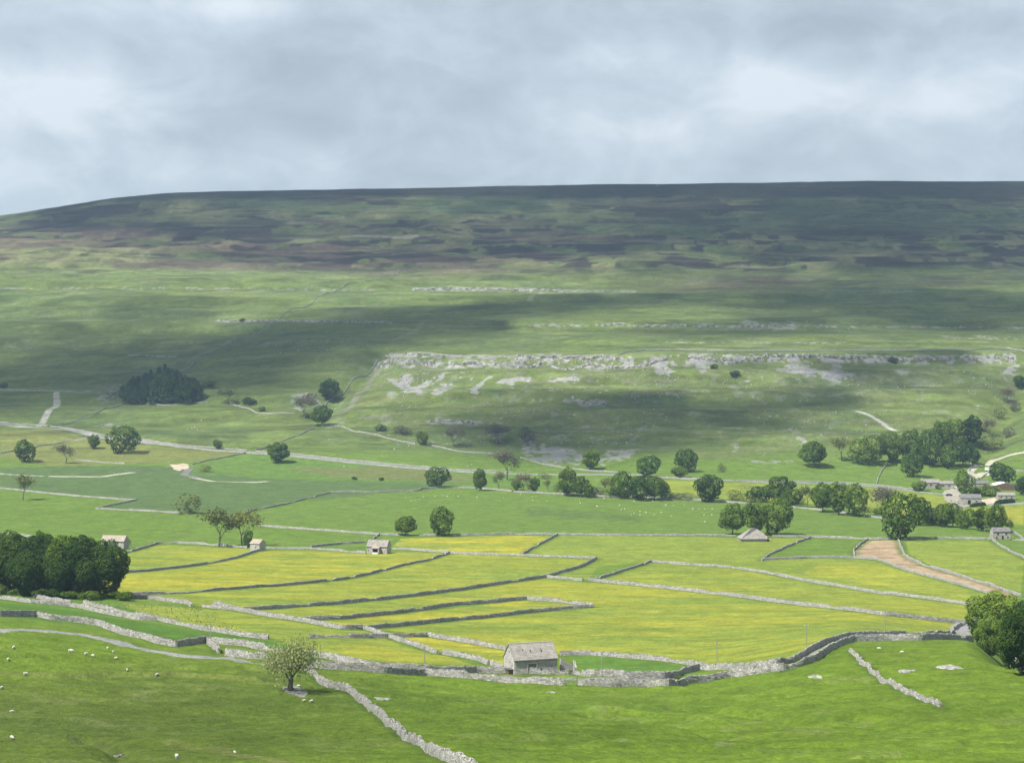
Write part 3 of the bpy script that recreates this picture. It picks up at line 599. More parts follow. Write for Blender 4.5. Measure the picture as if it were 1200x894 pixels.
hb = MB(); hb.box((0, 1700, 110), (12600, 11600, 620)); hm = bpy.data.materials.new('haze'); hm.use_nodes = True; nt = hm.node_tree; nt.nodes.clear()
pv = nt.nodes.new('ShaderNodeVolumePrincipled'); pv.inputs['Color'].default_value = (.52, .74, 1, 1); pv.inputs['Density'].default_value = .82e-4; pv.inputs['Anisotropy'].default_value = .25
o_ = nt.nodes.new('ShaderNodeOutputMaterial'); nt.links.new(pv.outputs[0], o_.inputs['Volume'])
ho = hb.build('haze', hm); tag(ho, 'pale blue haze filling the whole dale', 'haze', kind='stuff')

# clouds added out of view, shaped for the shade on the dale: (column, row) of the ground they shade, spread, density
SH = [(600,222,900,24,.70),(300,262,330,20,.60),(1000,266,340,34,.72),(640,292,260,12,.45),(1010,308,260,20,.55),(120,250,160,18,.5),(250,292,240,9,.5),
 (60,330,60,8,-.2),(60,425,130,34,.80),(235,415,120,26,.80),(150,365,60,12,.45),(360,388,80,20,.85),(480,365,60,9,.25),(470,398,60,10,.65),(550,372,80,10,.70),(650,362,90,8,.55),(900,352,140,14,.62),(1080,372,150,20,.75),(760,392,70,6,.35),(860,393,60,7,.4),
 (560,494,110,22,.48),(690,502,110,26,.52),(800,496,90,24,.50),(900,484,70,20,.32),(620,530,90,12,.30),(760,533,90,12,.25),(990,432,70,16,.60),(1090,445,70,14,.30),(870,430,40,10,.2),
 (190,460,110,16,.40),(30,475,70,18,.45),(100,500,70,8,.1),(60,860,240,50,.36),(230,835,150,22,.22),(330,870,120,22,.15),(90,800,90,14,.15),(820,865,130,14,.18),(700,250,90,14,-.15),(240,250,60,8,-.45),(60,300,110,9,-.45),(560,258,60,7,-.3),
 (330,440,60,14,.35),(420,300,160,10,.25),(560,440,60,6,-.2)]
CH = 1500.0
def shade(px, py, x, y):
    s = np.zeros_like(px)
    px = px + 90 * (fbm(x / 150, y / 190, 71, 4) - .5); py = py + 34 * (fbm(x / 150, y / 190, 72, 4) - .5) * np.clip(y / 2000, .3, 1.2)
    for cx_, cy_, rx_, ry_, a_ in SH: s = s + a_ * np.exp(-((px - cx_) / rx_) ** 2 - ((py - cy_) / ry_) ** 2)
    s = s * (.62 + .9 * ss(.3, .7, fbm(x / 120, y / 200, 73, 4)))
    return np.clip(s * 1.12, 0, 1)
st_ = 13.0
gx = np.arange(-1400, 1400, st_); gy = np.arange(180, 3560, st_)
GX, GY = np.meshgrid(gx, gy, indexing='ij'); GZ = height(GX, GY)
for it in range(3): GZ = GZ   # footprint on the land; the cloud above is moved up the sun's direction
k_ = (CH - 60) / SUN.z
D_ = shade(600 + F * GX / GY, HY - F * GZ / GY, GX, GY)
edge = ss(0, 150, GX - gx[0]) * ss(0, 150, gx[-1] - GX) * ss(0, 60, gy[-1] - GY) * ss(0, 60, GY - gy[0])
D_ = D_ * edge
# height of land shifts the footprint a little
kk = (CH - GZ) / SUN.z
CXp = GX + SUN.x * kk; CYp = GY + SUN.y * kk
sm = D_
thick = 40 + 160 * sm
bot = np.stack([CXp, CYp, np.full_like(CXp, CH) - 25 * sm], -1).reshape(-1, 3); topv = np.stack([CXp, CYp, CH + thick], -1).reshape(-1, 3)
ci = np.arange(GX.size).reshape(GX.shape)
q = np.stack([ci[:-1, :-1], ci[1:, :-1], ci[1:, 1:], ci[:-1, 1:]], -1).reshape(-1, 4)
keep = sm.ravel()[q].max(1) > .015; q = q[keep]
allf = np.concatenate([q[:, ::-1], q + GX.size]); dens = np.concatenate([sm.ravel(), sm.ravel()])
used = np.unique(allf); remap = np.full(2 * GX.size, -1); remap[used] = np.arange(len(used))
cm = bpy.data.materials.new('cloud'); cm.use_nodes = True; nt = cm.node_tree; nt.nodes.clear()
at = N(nt, 'ShaderNodeAttribute', attribute_name='dens'); tr = nt.nodes.new('ShaderNodeBsdfTransparent'); df = N(nt, 'ShaderNodeBsdfDiffuse', Color=(.85, .86, .88, 1))
mm = nt.nodes.new('ShaderNodeMath'); mm.operation = 'MULTIPLY'; mm.inputs[1].default_value = .88; nt.links.new(at.outputs['Fac'], mm.inputs[0])
mx = nt.nodes.new('ShaderNodeMixShader'); nt.links.new(mm.outputs[0], mx.inputs[0]); nt.links.new(tr.outputs[0], mx.inputs[1]); nt.links.new(df.outputs[0], mx.inputs[2])
o_ = nt.nodes.new('ShaderNodeOutputMaterial'); nt.links.new(mx.outputs[0], o_.inputs[0])
cl = link('shade_clouds', mesh_np('shade_clouds', np.concatenate([bot, topv])[used], remap[allf], cm, True, [('dens', 'FLOAT', 'POINT', dens[used])]))
tag(cl, 'unseen cloud sheet shaped to cast soft shade over the dale', 'shade_clouds', kind='stuff')

sc.render.engine = 'CYCLES'; cy = sc.cycles
cy.use_denoising = True; cy.denoiser = 'OPENIMAGEDENOISE'; cy.max_bounces = 4; cy.diffuse_bounces = 2; cy.glossy_bounces = 1; cy.transmission_bounces = 2; cy.volume_bounces = 0; cy.transparent_max_bounces = 8
cy.use_adaptive_sampling = False; cy.caustics_reflective = False; cy.caustics_refractive = False; cy.sample_clamp_indirect = 4
sc.view_settings.view_transform = 'Standard'; sc.view_settings.look = 'None'; sc.view_settings.exposure = 1.08; sc.view_settings.gamma = 1
#OBJECTS_HERE
# ------------------------------------------------------------------ drystone walls
def resample(P, step):
    P = np.array(P, float); d = np.concatenate([[0], np.cumsum(np.hypot(*np.diff(P[:, :2], axis=0).T))])
    n = max(2, int(d[-1] / step) + 1); t = np.linspace(0, d[-1], n)
    # soft corners
    x = np.interp(t, d, P[:, 0]); y = np.interp(t, d, P[:, 1])
    if n > 8:
        for _ in range(2):
            x[1:-1] = (x[:-2] + 2 * x[1:-1] + x[2:]) / 4; y[1:-1] = (y[:-2] + 2 * y[1:-1] + y[2:]) / 4
    return x, y, t
WALLN = [0]
def wall(pts, label, h=1.45, wid=1.0, rough=1.0, name='drystone_wall', cat='stone wall'):
    W = ground(pts); ymean = np.mean([p[1] for p in W]); nearw = ymean < 700
    step = .8 if ymean < 560 else (1.4 if ymean < 1000 else 3.0)
    x, y, t = resample(W, step); n = len(x); WALLN[0] += 1; s = WALLN[0] * 13
    tx = np.gradient(x); ty = np.gradient(y); L = np.hypot(tx, ty); tx /= L; ty /= L; nx, ny = -ty, tx
    wob = (vn(t / 6, t * 0 + s, 1) - .5) * .5 * rough; x = x + nx * wob; y = y + ny * wob
    z = height(x, y)
    top = h * (.88 + .24 * vn(t / 5, t * 0 + s, 2)) + (vn(t / .9, t * 0 + s, 3) - .5) * .22 * rough
    gap = ss(.80, .9, vn(t / 9, t * 0 + s, 4)); top = top * (1 - .5 * gap * rough)
    rows = []
    prof = [(.56, -.5), (.52, .0), (.44, .5), (.33, .93), (.15, 1.0)]
    top = top * (.70 if h < 1.5 else .84); wid = wid * .70
    for k, (hw, f) in enumerate(prof + [(-a, b_) for a, b_ in prof[::-1]]):
        j = (vn(t / .55, t * 0 + s + k, 5) - .5) * .14
        zz_ = z + (top * f if f > 0 else f)
        rows.append(np.stack([x + nx * (hw * wid + j), y + ny * (hw * wid + j), zz_ + (j * .8 if f > .9 else 0)], 1))
    R = np.stack(rows, 1); K = R.shape[1]; V = R.reshape(-1, 3)
    i = np.arange(n - 1)[:, None] * K; k = np.arange(K - 1)[None, :]
    Fq = np.stack([i + k, i + k + K, i + k + K + 1, i + k + 1], -1).reshape(-1, 4)
    e1 = [[0, 1, K-2, K-1], [1, 2, K-3, K-2], [2, 3, K-4, K-3], [3, 4, K-5, K-4]]; e2 = [[(n-1)*K + q_ for q_ in f[::-1]] for f in e1]
    o = link(name, mesh_np(name, V, np.concatenate([Fq, np.array(e1), np.array(e2)]), M['wall'])); tag(o, label, cat, kind='thing')
    if nearw:
        mb = MB(); r_ = random.Random(s); d = 0.0
        while d < t[-1]:
            w_ = r_.uniform(.28, .55)
            px_, py_ = np.interp(d, t, x), np.interp(d, t, y); zt = np.interp(d, t, z + top)
            a_ = math.atan2(np.interp(d, t, ty), np.interp(d, t, tx))
            Mx = Matrix.Rotation(a_, 3, 'Z') @ Matrix.Rotation(r_.uniform(-.35, .35), 3, 'Y') @ Matrix.Rotation(r_.uniform(-.25, .25), 3, 'X')
            mb.box((px_, py_, zt + .07), (w_, .5 * wid + r_.uniform(-.06, .1), r_.uniform(.2, .38)), Mx, .75); d += w_ * r_.uniform(.9, 1.15)
        mb.build('coping', M['coping'], o)
    return o
for w_ in WALLS: wall(w_[0], w_[1], *w_[2:])

# ------------------------------------------------------------------ limestone crags on the scar
def crag(pts, label, hgt, n, spread, big=1.0):
    """irregular blocks standing out of the slope along a contour"""
    W = np.array(ground(pts)); d = np.concatenate([[0], np.cumsum(np.hypot(*np.diff(W[:, :2], axis=0).T))])
    n_ = max(8, int(d[-1] / .8)); t = np.linspace(0, d[-1], n_); x = np.interp(t, d, W[:, 0]); y = np.interp(t, d, W[:, 1])
    s0 = int(abs(W[0, 0])) + n
    blk = lambda c_, k: vn(np.floor(t / c_ + .4 * vn(t / 2, t * 0, s0)) * 1.7 + .5, t * 0 + k, s0 + k)
    hh = hgt * (.15 + .65 * blk(2.6, 1) + .35 * blk(6.5, 2)) * ss(.20, .32, vn(t / 16, t * 0 + 4, s0) * .7 + vn(t / 5, t * 0 + 2, s0) * .3)
    hh *= ss(0, 5, t) * ss(0, 5, d[-1] - t); y = y + (blk(3.4, 3) - .5) * 1.6 + (vn(t / 22, t * 0, s0 + 5) - .5) * spread * 2
    rows = []
    for k, (oy, f) in enumerate([(-1.6, -.6), (-1.2, .04), (-1.0, .46), (-.55, .50), (-.35, .96), (.8, 1.0), (2.6, .62), (4.6, .0)]):
        j = (vn(t / 1.1, t * 0 + k, s0) - .5) * .7
        yq = y + oy * (.6 + .5 * blk(2.1, 6)) + j; xq = x + (vn(t / .9, t * 0 + k, s0 + 9) - .5) * .6
        g_ = height(xq, yq) if f <= 0 or oy > 1 else height(x, y - 1)
        rows.append(np.stack([xq, yq, g_ - .8 + hh * max(f, 0) + (.8 if f > 0 else -.3) * np.minimum(1, hh) + j * .3], 1))
    Rr = np.stack(rows, 1); K = Rr.shape[1]; i = np.arange(n_ - 1)[:, None] * K; k = np.arange(K - 1)[None, :]
    o = link('limestone_crag', mesh_np('limestone_crag', Rr.reshape(-1, 3), np.stack([i + k, i + k + K, i + k + K + 1, i + k + 1], -1).reshape(-1, 4)[:, ::-1], M['crag'])); tag(o, label, 'crag'); return o
crag([(440,429),(460,427),(490,427),(515,428)], 'pale broken cliff at the left end of the scar', 5.2, 90, 2.5)
crag([(452,417.5),(480,416),(520,418)], 'thin top ledge of pale rock above the left cliff', 2.6, 60, 1.5)
crag([(515,428),(560,428),(600,429),(640,428)], 'broken line of white blocks in the left middle of the scar', 3.2, 95, 6)
crag([(600,420),(650,418),(690,421),(730,423)], 'jumbled white outcrop under the scar wall near its middle', 3.2, 85, 6)
crag([(640,430),(690,431),(740,429),(790,424)], 'scattered white blocks below the middle of the scar', 2.2, 80, 9)
crag([(800,420),(820,418),(850,424),(880,424),(900,423)], 'thick grey boulder slope right of the middle of the scar', 3.4, 130, 10)
crag([(890,418),(930,419),(980,419),(1020,420)], 'grey shaded cliff band above the two scree fans', 4.4, 95, 3)
crag([(1020,420),(1060,421),(1100,422),(1150,421),(1190,419)], 'low broken cliff at the right end of the scar', 3.0, 110, 4)
crag([(483,339.5),(540,339.5),(600,340.5),(657,341)], 'bright band of rock high on the sunlit hillside', 2.6, 110, 3)
crag([(250,376),(330,376.5),(400,377.5),(458,378)], 'thin grey rock ledge crossed by the climbing wall', 1.9, 90, 2)
crag([(700,382),(780,382),(860,383),(936,383)], 'pale rock terrace on the hillside above the scar wall', 2.2, 110, 5)
crag([(640,471),(670,470),(700,472),(714,473)], 'row of grey ledges in the shaded slope below the scar', 2.4, 45, 4)
crag([(500,494),(530,494),(560,496)], 'low grey ledge at the left of the shaded slope', 1.8, 30, 3)
crag([(120,470),(135,462),(148,456)], 'grey rocks left of the conifer plantation', 2.6, 30, 6)
crag([(340,476),(352,468),(366,462),(374,464)], 'grey rock knoll beside the gully trees', 3.2, 40, 7)
def boulders(n):
    mb = MB(); r_ = random.Random(5); B = []
    areas = [(800,900,414,438,.14),(590,740,418,436,.10),(450,900,420,462,.30),(1050,1190,420,440,.06),(440,760,462,530,.2),(760,1190,424,470,.2),(860,1080,480,548,.1),(300,440,396,415,.04),(620,1190,376,404,.06)]
    for a_ in areas:
        for k in range(int(n * a_[4])): B.append((r_.uniform(a_[0], a_[1]), r_.uniform(a_[2], a_[3])))
    for (x_, y_, z_) in ground(B):
        s_ = r_.choice([.4, .55, .7, .9, 1.3]); Mx = Matrix.Rotation(r_.uniform(0, 3), 3, 'Z') @ Matrix.Rotation(r_.uniform(-.4, .4), 3, 'X')
        if vn(np.array([x_ / 40]), np.array([y_ / 40]), 78)[0] < .45: continue
        mb.box((x_, y_, z_ + s_ * .2), (s_ * r_.uniform(.8, 1.6), s_, s_ * .9), Mx, .7)
    tag(mb.build('loose_boulders', M['rockpale']), 'white limestone boulders strewn down the slope under the scar', 'boulders', kind='stuff')
boulders(1900)
def slab(px, py, w, h, label, tall=.5, rot=0.0):
    x_, y_, z_ = g1(px, py); seg, rings = 26, 7; V = []; r_ = random.Random(int(px)); ph = r_.uniform(0, 9)
    for i in range(rings):
        q_ = 1 - i / rings
        for k in range(seg):
            a_ = 2 * math.pi * k / seg; j = 1 + .16 * math.sin(3 * a_ + ph) + .09 * math.sin(7 * a_ + 2 * ph) + r_.uniform(-.05, .05)
            ex, ey = w / 2 * q_ * j * math.cos(a_), h / 2 * q_ * j * math.sin(a_)
            X_, Y_ = x_ + ex * math.cos(rot) - ey * math.sin(rot), y_ + ex * math.sin(rot) + ey * math.cos(rot)
            V.append((X_, Y_, hz(X_, Y_) + (-.3 if i == 0 else tall * (.55 + .45 * i / rings) + r_.uniform(-.07, .07))))
    b_ = len(V); V.append((x_, y_, hz(x_, y_) + tall)); Fc = []
    for i in range(rings - 1):
        for k in range(seg): Fc.append((i*seg+k, i*seg+(k+1)%seg, (i+1)*seg+(k+1)%seg, (i+1)*seg+k))
    for k in range(seg): Fc.append(((rings-1)*seg+k, (rings-1)*seg+(k+1)%seg, b_))
    mb = MB(); mb.poly(V, Fc); o = mb.build('rock_outcrop', M['rockpale']); tag(o, label, 'rock outcrop')
slab(1112,783,6.0,5.5,'large pale oval rock slab on the right bank, the biggest of the three', .5)
slab(1062,787.5,3.6,2.6,'small pale rock left of the big oval slab', .45, -.3)
slab(955,793,2.6,4.0,'grey rock slab just under the curve of the lane wall', .3, .5)
slab(448,819,3.2,3.6,'flat grey rock slab right of the steep pale wall', .22, .7)
slab(338,808,2.4,1.6,'grey rocks at the foot of the lone thorn tree', .5, .2)
slab(352,812,2.2,1.4,'second flat grey rock right of the lone tree trunk', .35, -.3)
slab(139,887,1.5,.8,'pale boulder at the edge of the rushy hollow at the bottom left', .35)
slab(646,811,2.2,.6,'narrow white stone lying in the grass below the field gate', .15, -.25)
slab(1204,776,8.0,5.0,'pale river rocks under the big tree at the right edge', 1.0, -.3)

# ------------------------------------------------------------------ buildings
def uvroof(me):
    uv = me.uv_layers.new(name='UVMap')
    for p in me.polygons:
        n = p.normal; t = Vector((0, 0, 1)).cross(n)
        t = t.normalized() if t.length > .01 else Vector((1, 0, 0)); b_ = n.cross(t)
        for li in p.loop_indices:
            c_ = me.vertices[me.loops[li].vertex_index].co; uv.data[li].uv = (c_.dot(t), c_.dot(b_))
def roof_gable(mb, L, W, ev, rg, th=.16, ox=.15, oy=.3, cx=0, cy=0):
    """two stone slopes with thickness"""
    s = (rg - ev) / (W / 2)
    for sg in (-1, 1):
        y0, z0 = sg * (W / 2 + oy), ev - s * oy
        pts = [(cx - L/2 - ox, cy + y0, z0), (cx + L/2 + ox, cy + y0, z0), (cx + L/2 + ox, cy, rg), (cx - L/2 - ox, cy, rg)]
        up = [(a, b_, c_ + th) for a, b_, c_ in pts]
        f = [(4,5,6,7), (3,2,1,0), (0,1,5,4), (1,2,6,5), (3,0,4,7)]
        if sg > 0: f = [q_[::-1] for q_ in f]
        mb.poly(pts + up, f)
def house_wall(mb, L, W, ev, rg, cx=0, cy=0, base=-1.2):
    mb.poly([(cx-L/2, cy-W/2, base), (cx+L/2, cy-W/2, base), (cx+L/2, cy+W/2, base), (cx-L/2, cy+W/2, base),
             (cx-L/2, cy-W/2, ev), (cx+L/2, cy-W/2, ev), (cx+L/2, cy+W/2, ev), (cx-L/2, cy+W/2, ev), (cx-L/2, cy, rg), (cx+L/2, cy, rg)],
            [(0,1,5,4), (2,3,7,6), (1,2,6,9,5), (3,0,4,8,7), (4,5,9,8), (6,7,8,9)])
def building(name, label, cat, px, py, rot, L, W, ev, rg, rm='roof', wm='barn_wall', openings=(), chim=(), ox=.15):
    x_, y_, z_ = g1(px, py)
    # stand the middle of the front wall on that point
    r = empty(name, (x_ + math.sin(-rot) * W / 2 * 1.0, y_ + math.cos(rot) * W / 2, z_), rot); tag(r, label, cat)
    mb = MB(); house_wall(mb, L, W, ev, rg); wl = mb.build('wall', M[wm], r)
    mb = MB(); roof_gable(mb, L, W, ev + .02, rg + .02, ox=ox); me = mb.mesh('roof', M[rm]); uvroof(me); ro = link('roof', me, r)
    mb = MB(); mb.box((0, 0, rg + .17), (L + 2 * ox, .34, .16)); mb.build('ridge_stone', M['lintel'], ro)
    for kind, side, u, z0, w, h in openings:
        # side f: front (-y), l: left gable, r: right gable
        def put(mb, du, z0_, w_, h_, out, dep):
            if side == 'f': mb.box((u + du, -W/2 - out + dep / 2, z0_ + h_/2), (w_, dep, h_))
            elif side == 'l': mb.box((-L/2 - out + dep / 2, u + du, z0_ + h_/2), (dep, w_, h_))
            else: mb.box((L/2 + out - dep / 2, u + du, z0_ + h_/2), (dep, w_, h_))
        m1 = MB(); put(m1, 0, z0, w, h, .03, .1)
        if kind == 'door':
            d = m1.build('door', M['door'], r); m2 = MB()
            put(m2, 0, z0 + h, w + .6, .28, .14, .2); m2.build('lintel', M['lintel'], d)
            for sd in (-1, 1): m2 = MB(); put(m2, sd * (w/2 + .13), z0, .26, h, .10, .16); m2.build('jamb', M['lintel'], d)
            m2 = MB()  # - .13, z0, .26, h, .10, .16); put(m2, w/2 + .13, z0, .26, h, .10, .16)
            m3 = MB(); put(m3, 0, z0, .05, h, .045, .03); m3.build('door_seam', M['dark'], d)
        else:
            nm = {'window': 'window', 'hole': 'vent_hole', 'doorway': 'doorway'}[kind]
            d = m1.build(nm, M['glass' if kind == 'window' else 'dark'], r)
            if kind in ('window', 'doorway'):
                m2 = MB(); put(m2, 0, z0 + h, w + .4, .22, .12, .18); m2.build('lintel', M['lintel'], d)
                if kind == 'window': m2 = MB(); put(m2, 0, z0 - .14, w + .3, .14, .14, .2); m2.build('sill', M['lintel'], d)
    for u in chim:
        mb = MB(); mb.box((u, 0, rg + .35), (.8, .9, 1.3)); ch = mb.build('chimney', M[wm], ro)
        mb = MB(); mb.box((u, 0, rg + 1.06), (.95, 1.05, .12)); mb.tube([(u, 0, rg + 1.1), (u, 0, rg + 1.5)], [.16, .13]); mb.build('chimney_cap', M['lintel'], ro)
    return r
R = math.radians
# near barn beside the lane
nb = building('field_barn', 'large grey stone barn by the lane with three dark vents in its roof', 'barn', 628, 788.5, R(21), 10.6, 6.6, 3.3, 6.4,
   openings=[('door', 'f', -.9, 0.2, 2.0, 2.0), ('hole', 'f', 1.35, .65, .32, .5), ('hole', 'l', -.6, 2.2, .28, .55), ('hole', 'l', -2.0, 1.7, .28, .45), ('hole', 'l', 0, 4.5, .28, .4)])
for u, v_, hh in ((-2.6, .45, .45), (-.75, .55, .7), (1.9, .55, .7)):
    yv = -3.3 * v_ ; zv = 6.42 - (3.1 / 3.3) * abs(yv) + .16
    mb = MB(); Mx = Matrix.Rotation(math.atan2(3.1, 3.3), 3, 'X'); mb.box((u, yv, zv + .02), (.22, hh, .08), Mx); vo = mb.build('roof_vent', M['dark'], nb)
mb = MB(); mb.box((-5.9, -1.6, .35), (1.1, 2.2, 1.3)); lt = mb.build('lean_to', M['rust'], nb); mb = MB(); mb.box((-5.95, -1.6, 1.06), (1.4, 2.5, .1)); mb.build('lean_to_roof', M['roof_grey'], lt)
# ruin at the barn's right gable
x_, y_, z_ = g1(662, 787)
r = empty('ruined_pen', (x_, y_ + 2.0, z_), R(21)); tag(r, 'broken stone pen against the right gable of the large barn', 'ruin')
mb = MB(); mb.poly([(-.3,1.6,-.6),(3.4,1.6,-.6),(3.4,2.2,-.6),(-.3,2.2,-.6),(-.3,1.6,2.5),(3.4,1.6,.5),(3.4,2.2,.5),(-.3,2.2,2.5)], [(0,3,2,1),(4,5,6,7),(0,1,5,4),(1,2,6,5),(2,3,7,6),(3,0,4,7)]); mb.build('back_wall', M['barn_wall'], r)
mb = MB(); mb.poly([(1.9,-1.4,-.6),(2.5,-1.4,-.6),(3.4,1.58,-.6),(2.8,1.58,-.6),(1.9,-1.4,.9),(2.5,-1.4,.7),(3.4,1.58,1.7),(2.8,1.58,2.2)], [(0,3,2,1),(4,5,6,7),(0,1,5,4),(1,2,6,5),(2,3,7,6),(3,0,4,7)]); mb.build('side_wall', M['barn_wall'], r)
# porch barn
pb = building('porch_barn', 'stone barn with an orange-edged roof and projecting porch amid the meadows', 'barn', 441.5, 648.5, R(-13), 9.4, 6.2, 3.2, 5.6, openings=[('hole', 'f', -4.0, 1.2, .4, .5), ('hole','r',0,3.4,.4,.6)])
mb = MB(); mb.box((-1.4, -3.1 - 1.2, 1.0), (.45, 2.4, 3.2)); mb.box((1.4, -4.3, 1.0), (.45, 2.4, 3.2)); mb.box((0, -5.3, 2.4), (2.35, .4, .42)); po = mb.build('porch', M['barn_wall'], pb)
mb = MB(); mb.box((0, -4.2, 1.0), (2.3, .3, 2.7)); mb.build('doorway', M['dark'], po)
mb = MB(); mb.box((0, -4.3, 2.95), (3.6, 2.9, .18), Matrix.Rotation(.25, 3, 'X')); me = mb.mesh('porch_roof', M['roof_pale']); uvroof(me); link('porch_roof', me, po)
mb = MB(); mb.box((0, -5.7, .35), (2.3, .12, .9)); mb.build('gate', M['white'], po)
# tiny square barn, long left barn, small house, hip-roofed barn
building('small_barn', 'tiny square stone barn right of the two bare-branched trees', 'barn', 298.5, 645.5, R(-28), 5.2, 4.6, 3.4, 4.9, rm='roof_pale', openings=[('hole', 'f', .5, 1.4, .5, .6)])
lb = building('long_barn', 'long stone barn with a pale roof partly behind the dark wood', 'barn', 131.5, 642.5, R(-10), 11.0, 6.2, 3.3, 5.5, rm='roof_pale', openings=[('window', 'f', 1.6, 1.3, 1.0, .8), ('hole', 'r', 0, 3.0, .4, .5), ('doorway', 'f', -2.6, 0, 1.2, 2.0)])
mb = MB(); mb.box((-1.2, -3.1 - .8, .7), (.5, 1.6, 3.0)); mb.build('buttress', M['barn_wall'], lb)
building('small_house', 'small two-storey stone house at the right edge of the meadows', 'house', 1174, 632, R(2), 8.8, 5.6, 4.0, 5.5, rm='roof_grey', wm='farm_wall', openings=[('window', 'f', -1.9, 2.4, 1.0, 1.0), ('window', 'f', 2.2, 2.4, 1.0, 1.0), ('doorway', 'f', .5, 0, .9, 1.9), ('window', 'f', -2.6, .6, .8, .8), ('window', 'f', 3.0, .6, .8, .8)])
x_, y_, z_ = g1(884, 634.5)
r = empty('hipped_barn', (x_, y_ + 4.5, z_), R(8)); tag(r, 'low barn with a steep pyramid-like stone roof under the leafy trees', 'barn')
mb = MB(); mb.box((0, 0, .1), (13.6, 8.4, 2.9)); mb.build('wall', M['barn_wall'], r)
mb = MB(); mb.poly([(-7.6,-4.9,1.35),(7.4,-4.9,1.25),(7.2,4.7,1.5),(-7.2,4.7,1.5),(-.6,-.4,6.6),(2.4,.8,5.7)], [(0,1,5,4),(1,2,5),(2,3,4,5),(3,0,4),(3,2,1,0)])
me = mb.mesh('roof', M['roof']); uvroof(me); link('roof', me, r)
mb = MB(); mb.box((6.4, -4.35, 1.0), (.9, .4, 2.0)); mb.build('doorway', M['dark'], r)
# the farm at the right
building('farmhouse', 'long low farmhouse with two roof heights beside the valley road', 'farmhouse', 1091, 572, R(0), 13, 6.5, 4.0, 6.0, wm='farm_wall', openings=[('window', 'f', -4, 1.9, 1.3, 1.2), ('window', 'f', 0, 1.9, 1.3, 1.2), ('doorway', 'f', 3.6, 0, 1.2, 2.1)], chim=(-5.6,))
building('farm_cottage', 'pale rendered cottage joined to the right end of the farmhouse', 'cottage', 1109.5, 572.5, R(0), 9.6, 6.0, 3.6, 5.2, wm='farm_wall', openings=[('window', 'f', -2.6, 1.6, 1.3, 1.1), ('window', 'f', 1.8, 1.6, 1.3, 1.1)], chim=(4.2,))
building('farm_barn', 'grey-roofed farm barn with a dark doorway between the yard and the hedge', 'barn', 1138, 591, R(-6), 13.5, 7, 4.2, 6.3, rm='roof_grey', wm='farm_wall', openings=[('doorway', 'f', -1.2, 0, 2.0, 2.9), ('window', 'f', 3.5, 1.6, 1.1, 1.0)])
building('farm_annexe', 'small pale building behind the right-hand clipped hedge', 'outbuilding', 1179.5, 586, R(-4), 11.5, 5.5, 3.4, 4.8, wm='farm_wall', rm='roof', openings=[('window', 'f', -3.4, 1.6, 1.0, 1.0), ('window', 'f', 0, 1.6, 1.0, 1.0), ('window', 'f', 3.4, 1.6, 1.0, 1.0)])
def shed(name, label, px, py, rot, L, W, ev, rg, rm):
    x_, y_, z_ = g1(px, py); r = empty(name, (x_, y_ + W / 2, z_), rot); tag(r, label, 'farm shed')
    mb = MB(); house_wall(mb, L, W, ev, rg); mb.build('wall', M['rust'] if rm == 'white' else M['farm_wall'], r)
    mb = MB(); roof_gable(mb, L, W, ev + .02, rg + .02); me = mb.mesh('roof', M[rm]); uvroof(me); link('roof', me, r); return r
shed('white_roofed_shed', 'long farm shed with a shallow white sheet roof', 1179, 575, R(-86), 12, 18, 3.2, 5.4, 'white')
shed('grey_roofed_shed', 'small grey-roofed shed behind the bright green farm tree', 1151, 570.5, R(3), 10.5, 7, 2.6, 4.2, 'roof_grey')
def vehicle(name, label, cat, px, py, rot, L, body, glassy=True, hh=1.45):
    x_, y_, z_ = g1(px, py); r = empty(name, (x_, y_, z_ + .03), rot); tag(r, label, cat)
    mb = MB(); W = 1.8
    prof = [(-L/2, .35), (-L/2, .85), (-L*.36, .95), (-L*.22, hh), (L*.22, hh), (L*.36, .98), (L/2, .88), (L/2, .35)] if glassy else [(-L/2, .6), (-L/2, hh), (L/2, hh), (L/2, .6)]
    n = len(prof); mb.poly([(a, -W/2, b_) for a, b_ in prof] + [(a, W/2, b_) for a, b_ in prof], [tuple(range(n)), tuple(range(2*n-1, n-1, -1))] + [((i+1) % n, i, n+i, n + (i+1) % n) for i in range(n)])
    mb.build('body', body, r)
    if glassy:
        mb = MB(); mb.box((0, -W/2 - .005, 1.17), (L*.42, .02, .36)); mb.box((0, W/2 + .005, 1.17), (L*.42, .02, .36)); mb.build('side_window', M['glass'], r)
    for sx_ in (-.31, .31):
        for sy_ in (-1, 1):
            mb = MB(); mb.tube([(L*sx_, sy_*(W/2 - .18), .33), (L*sx_, sy_*(W/2 + .02), .33)], [.33, .33], 12); mb.build('wheel', M['tyre'], r)
vehicle('parked_car', 'dark blue car parked in the farm yard', 'car', 1112, 581, R(12), 4.6, M['carpaint'])
vehicle('farm_trailer', 'white box trailer beside the farm track', 'trailer', 1158.5, 552, R(4), 5.2, M['white'], False, 2.8)
r_ = random.Random(9)
junk = MB()
for (x_, y_, z_) in ground([(r_.uniform(1114, 1137), r_.uniform(587, 596)) for _ in range(70)]):
    s_ = r_.uniform(.4, 1.3); junk.box((x_, y_, z_ + s_ * .3), (s_ * 1.2, s_, s_), Matrix.Rotation(r_.uniform(0, 3), 3, 'Z'), .8)
tag(junk.build('rubble', M['rockpale']), 'heap of pale stones and clutter in front of the farm yard', 'rubble', kind='stuff')
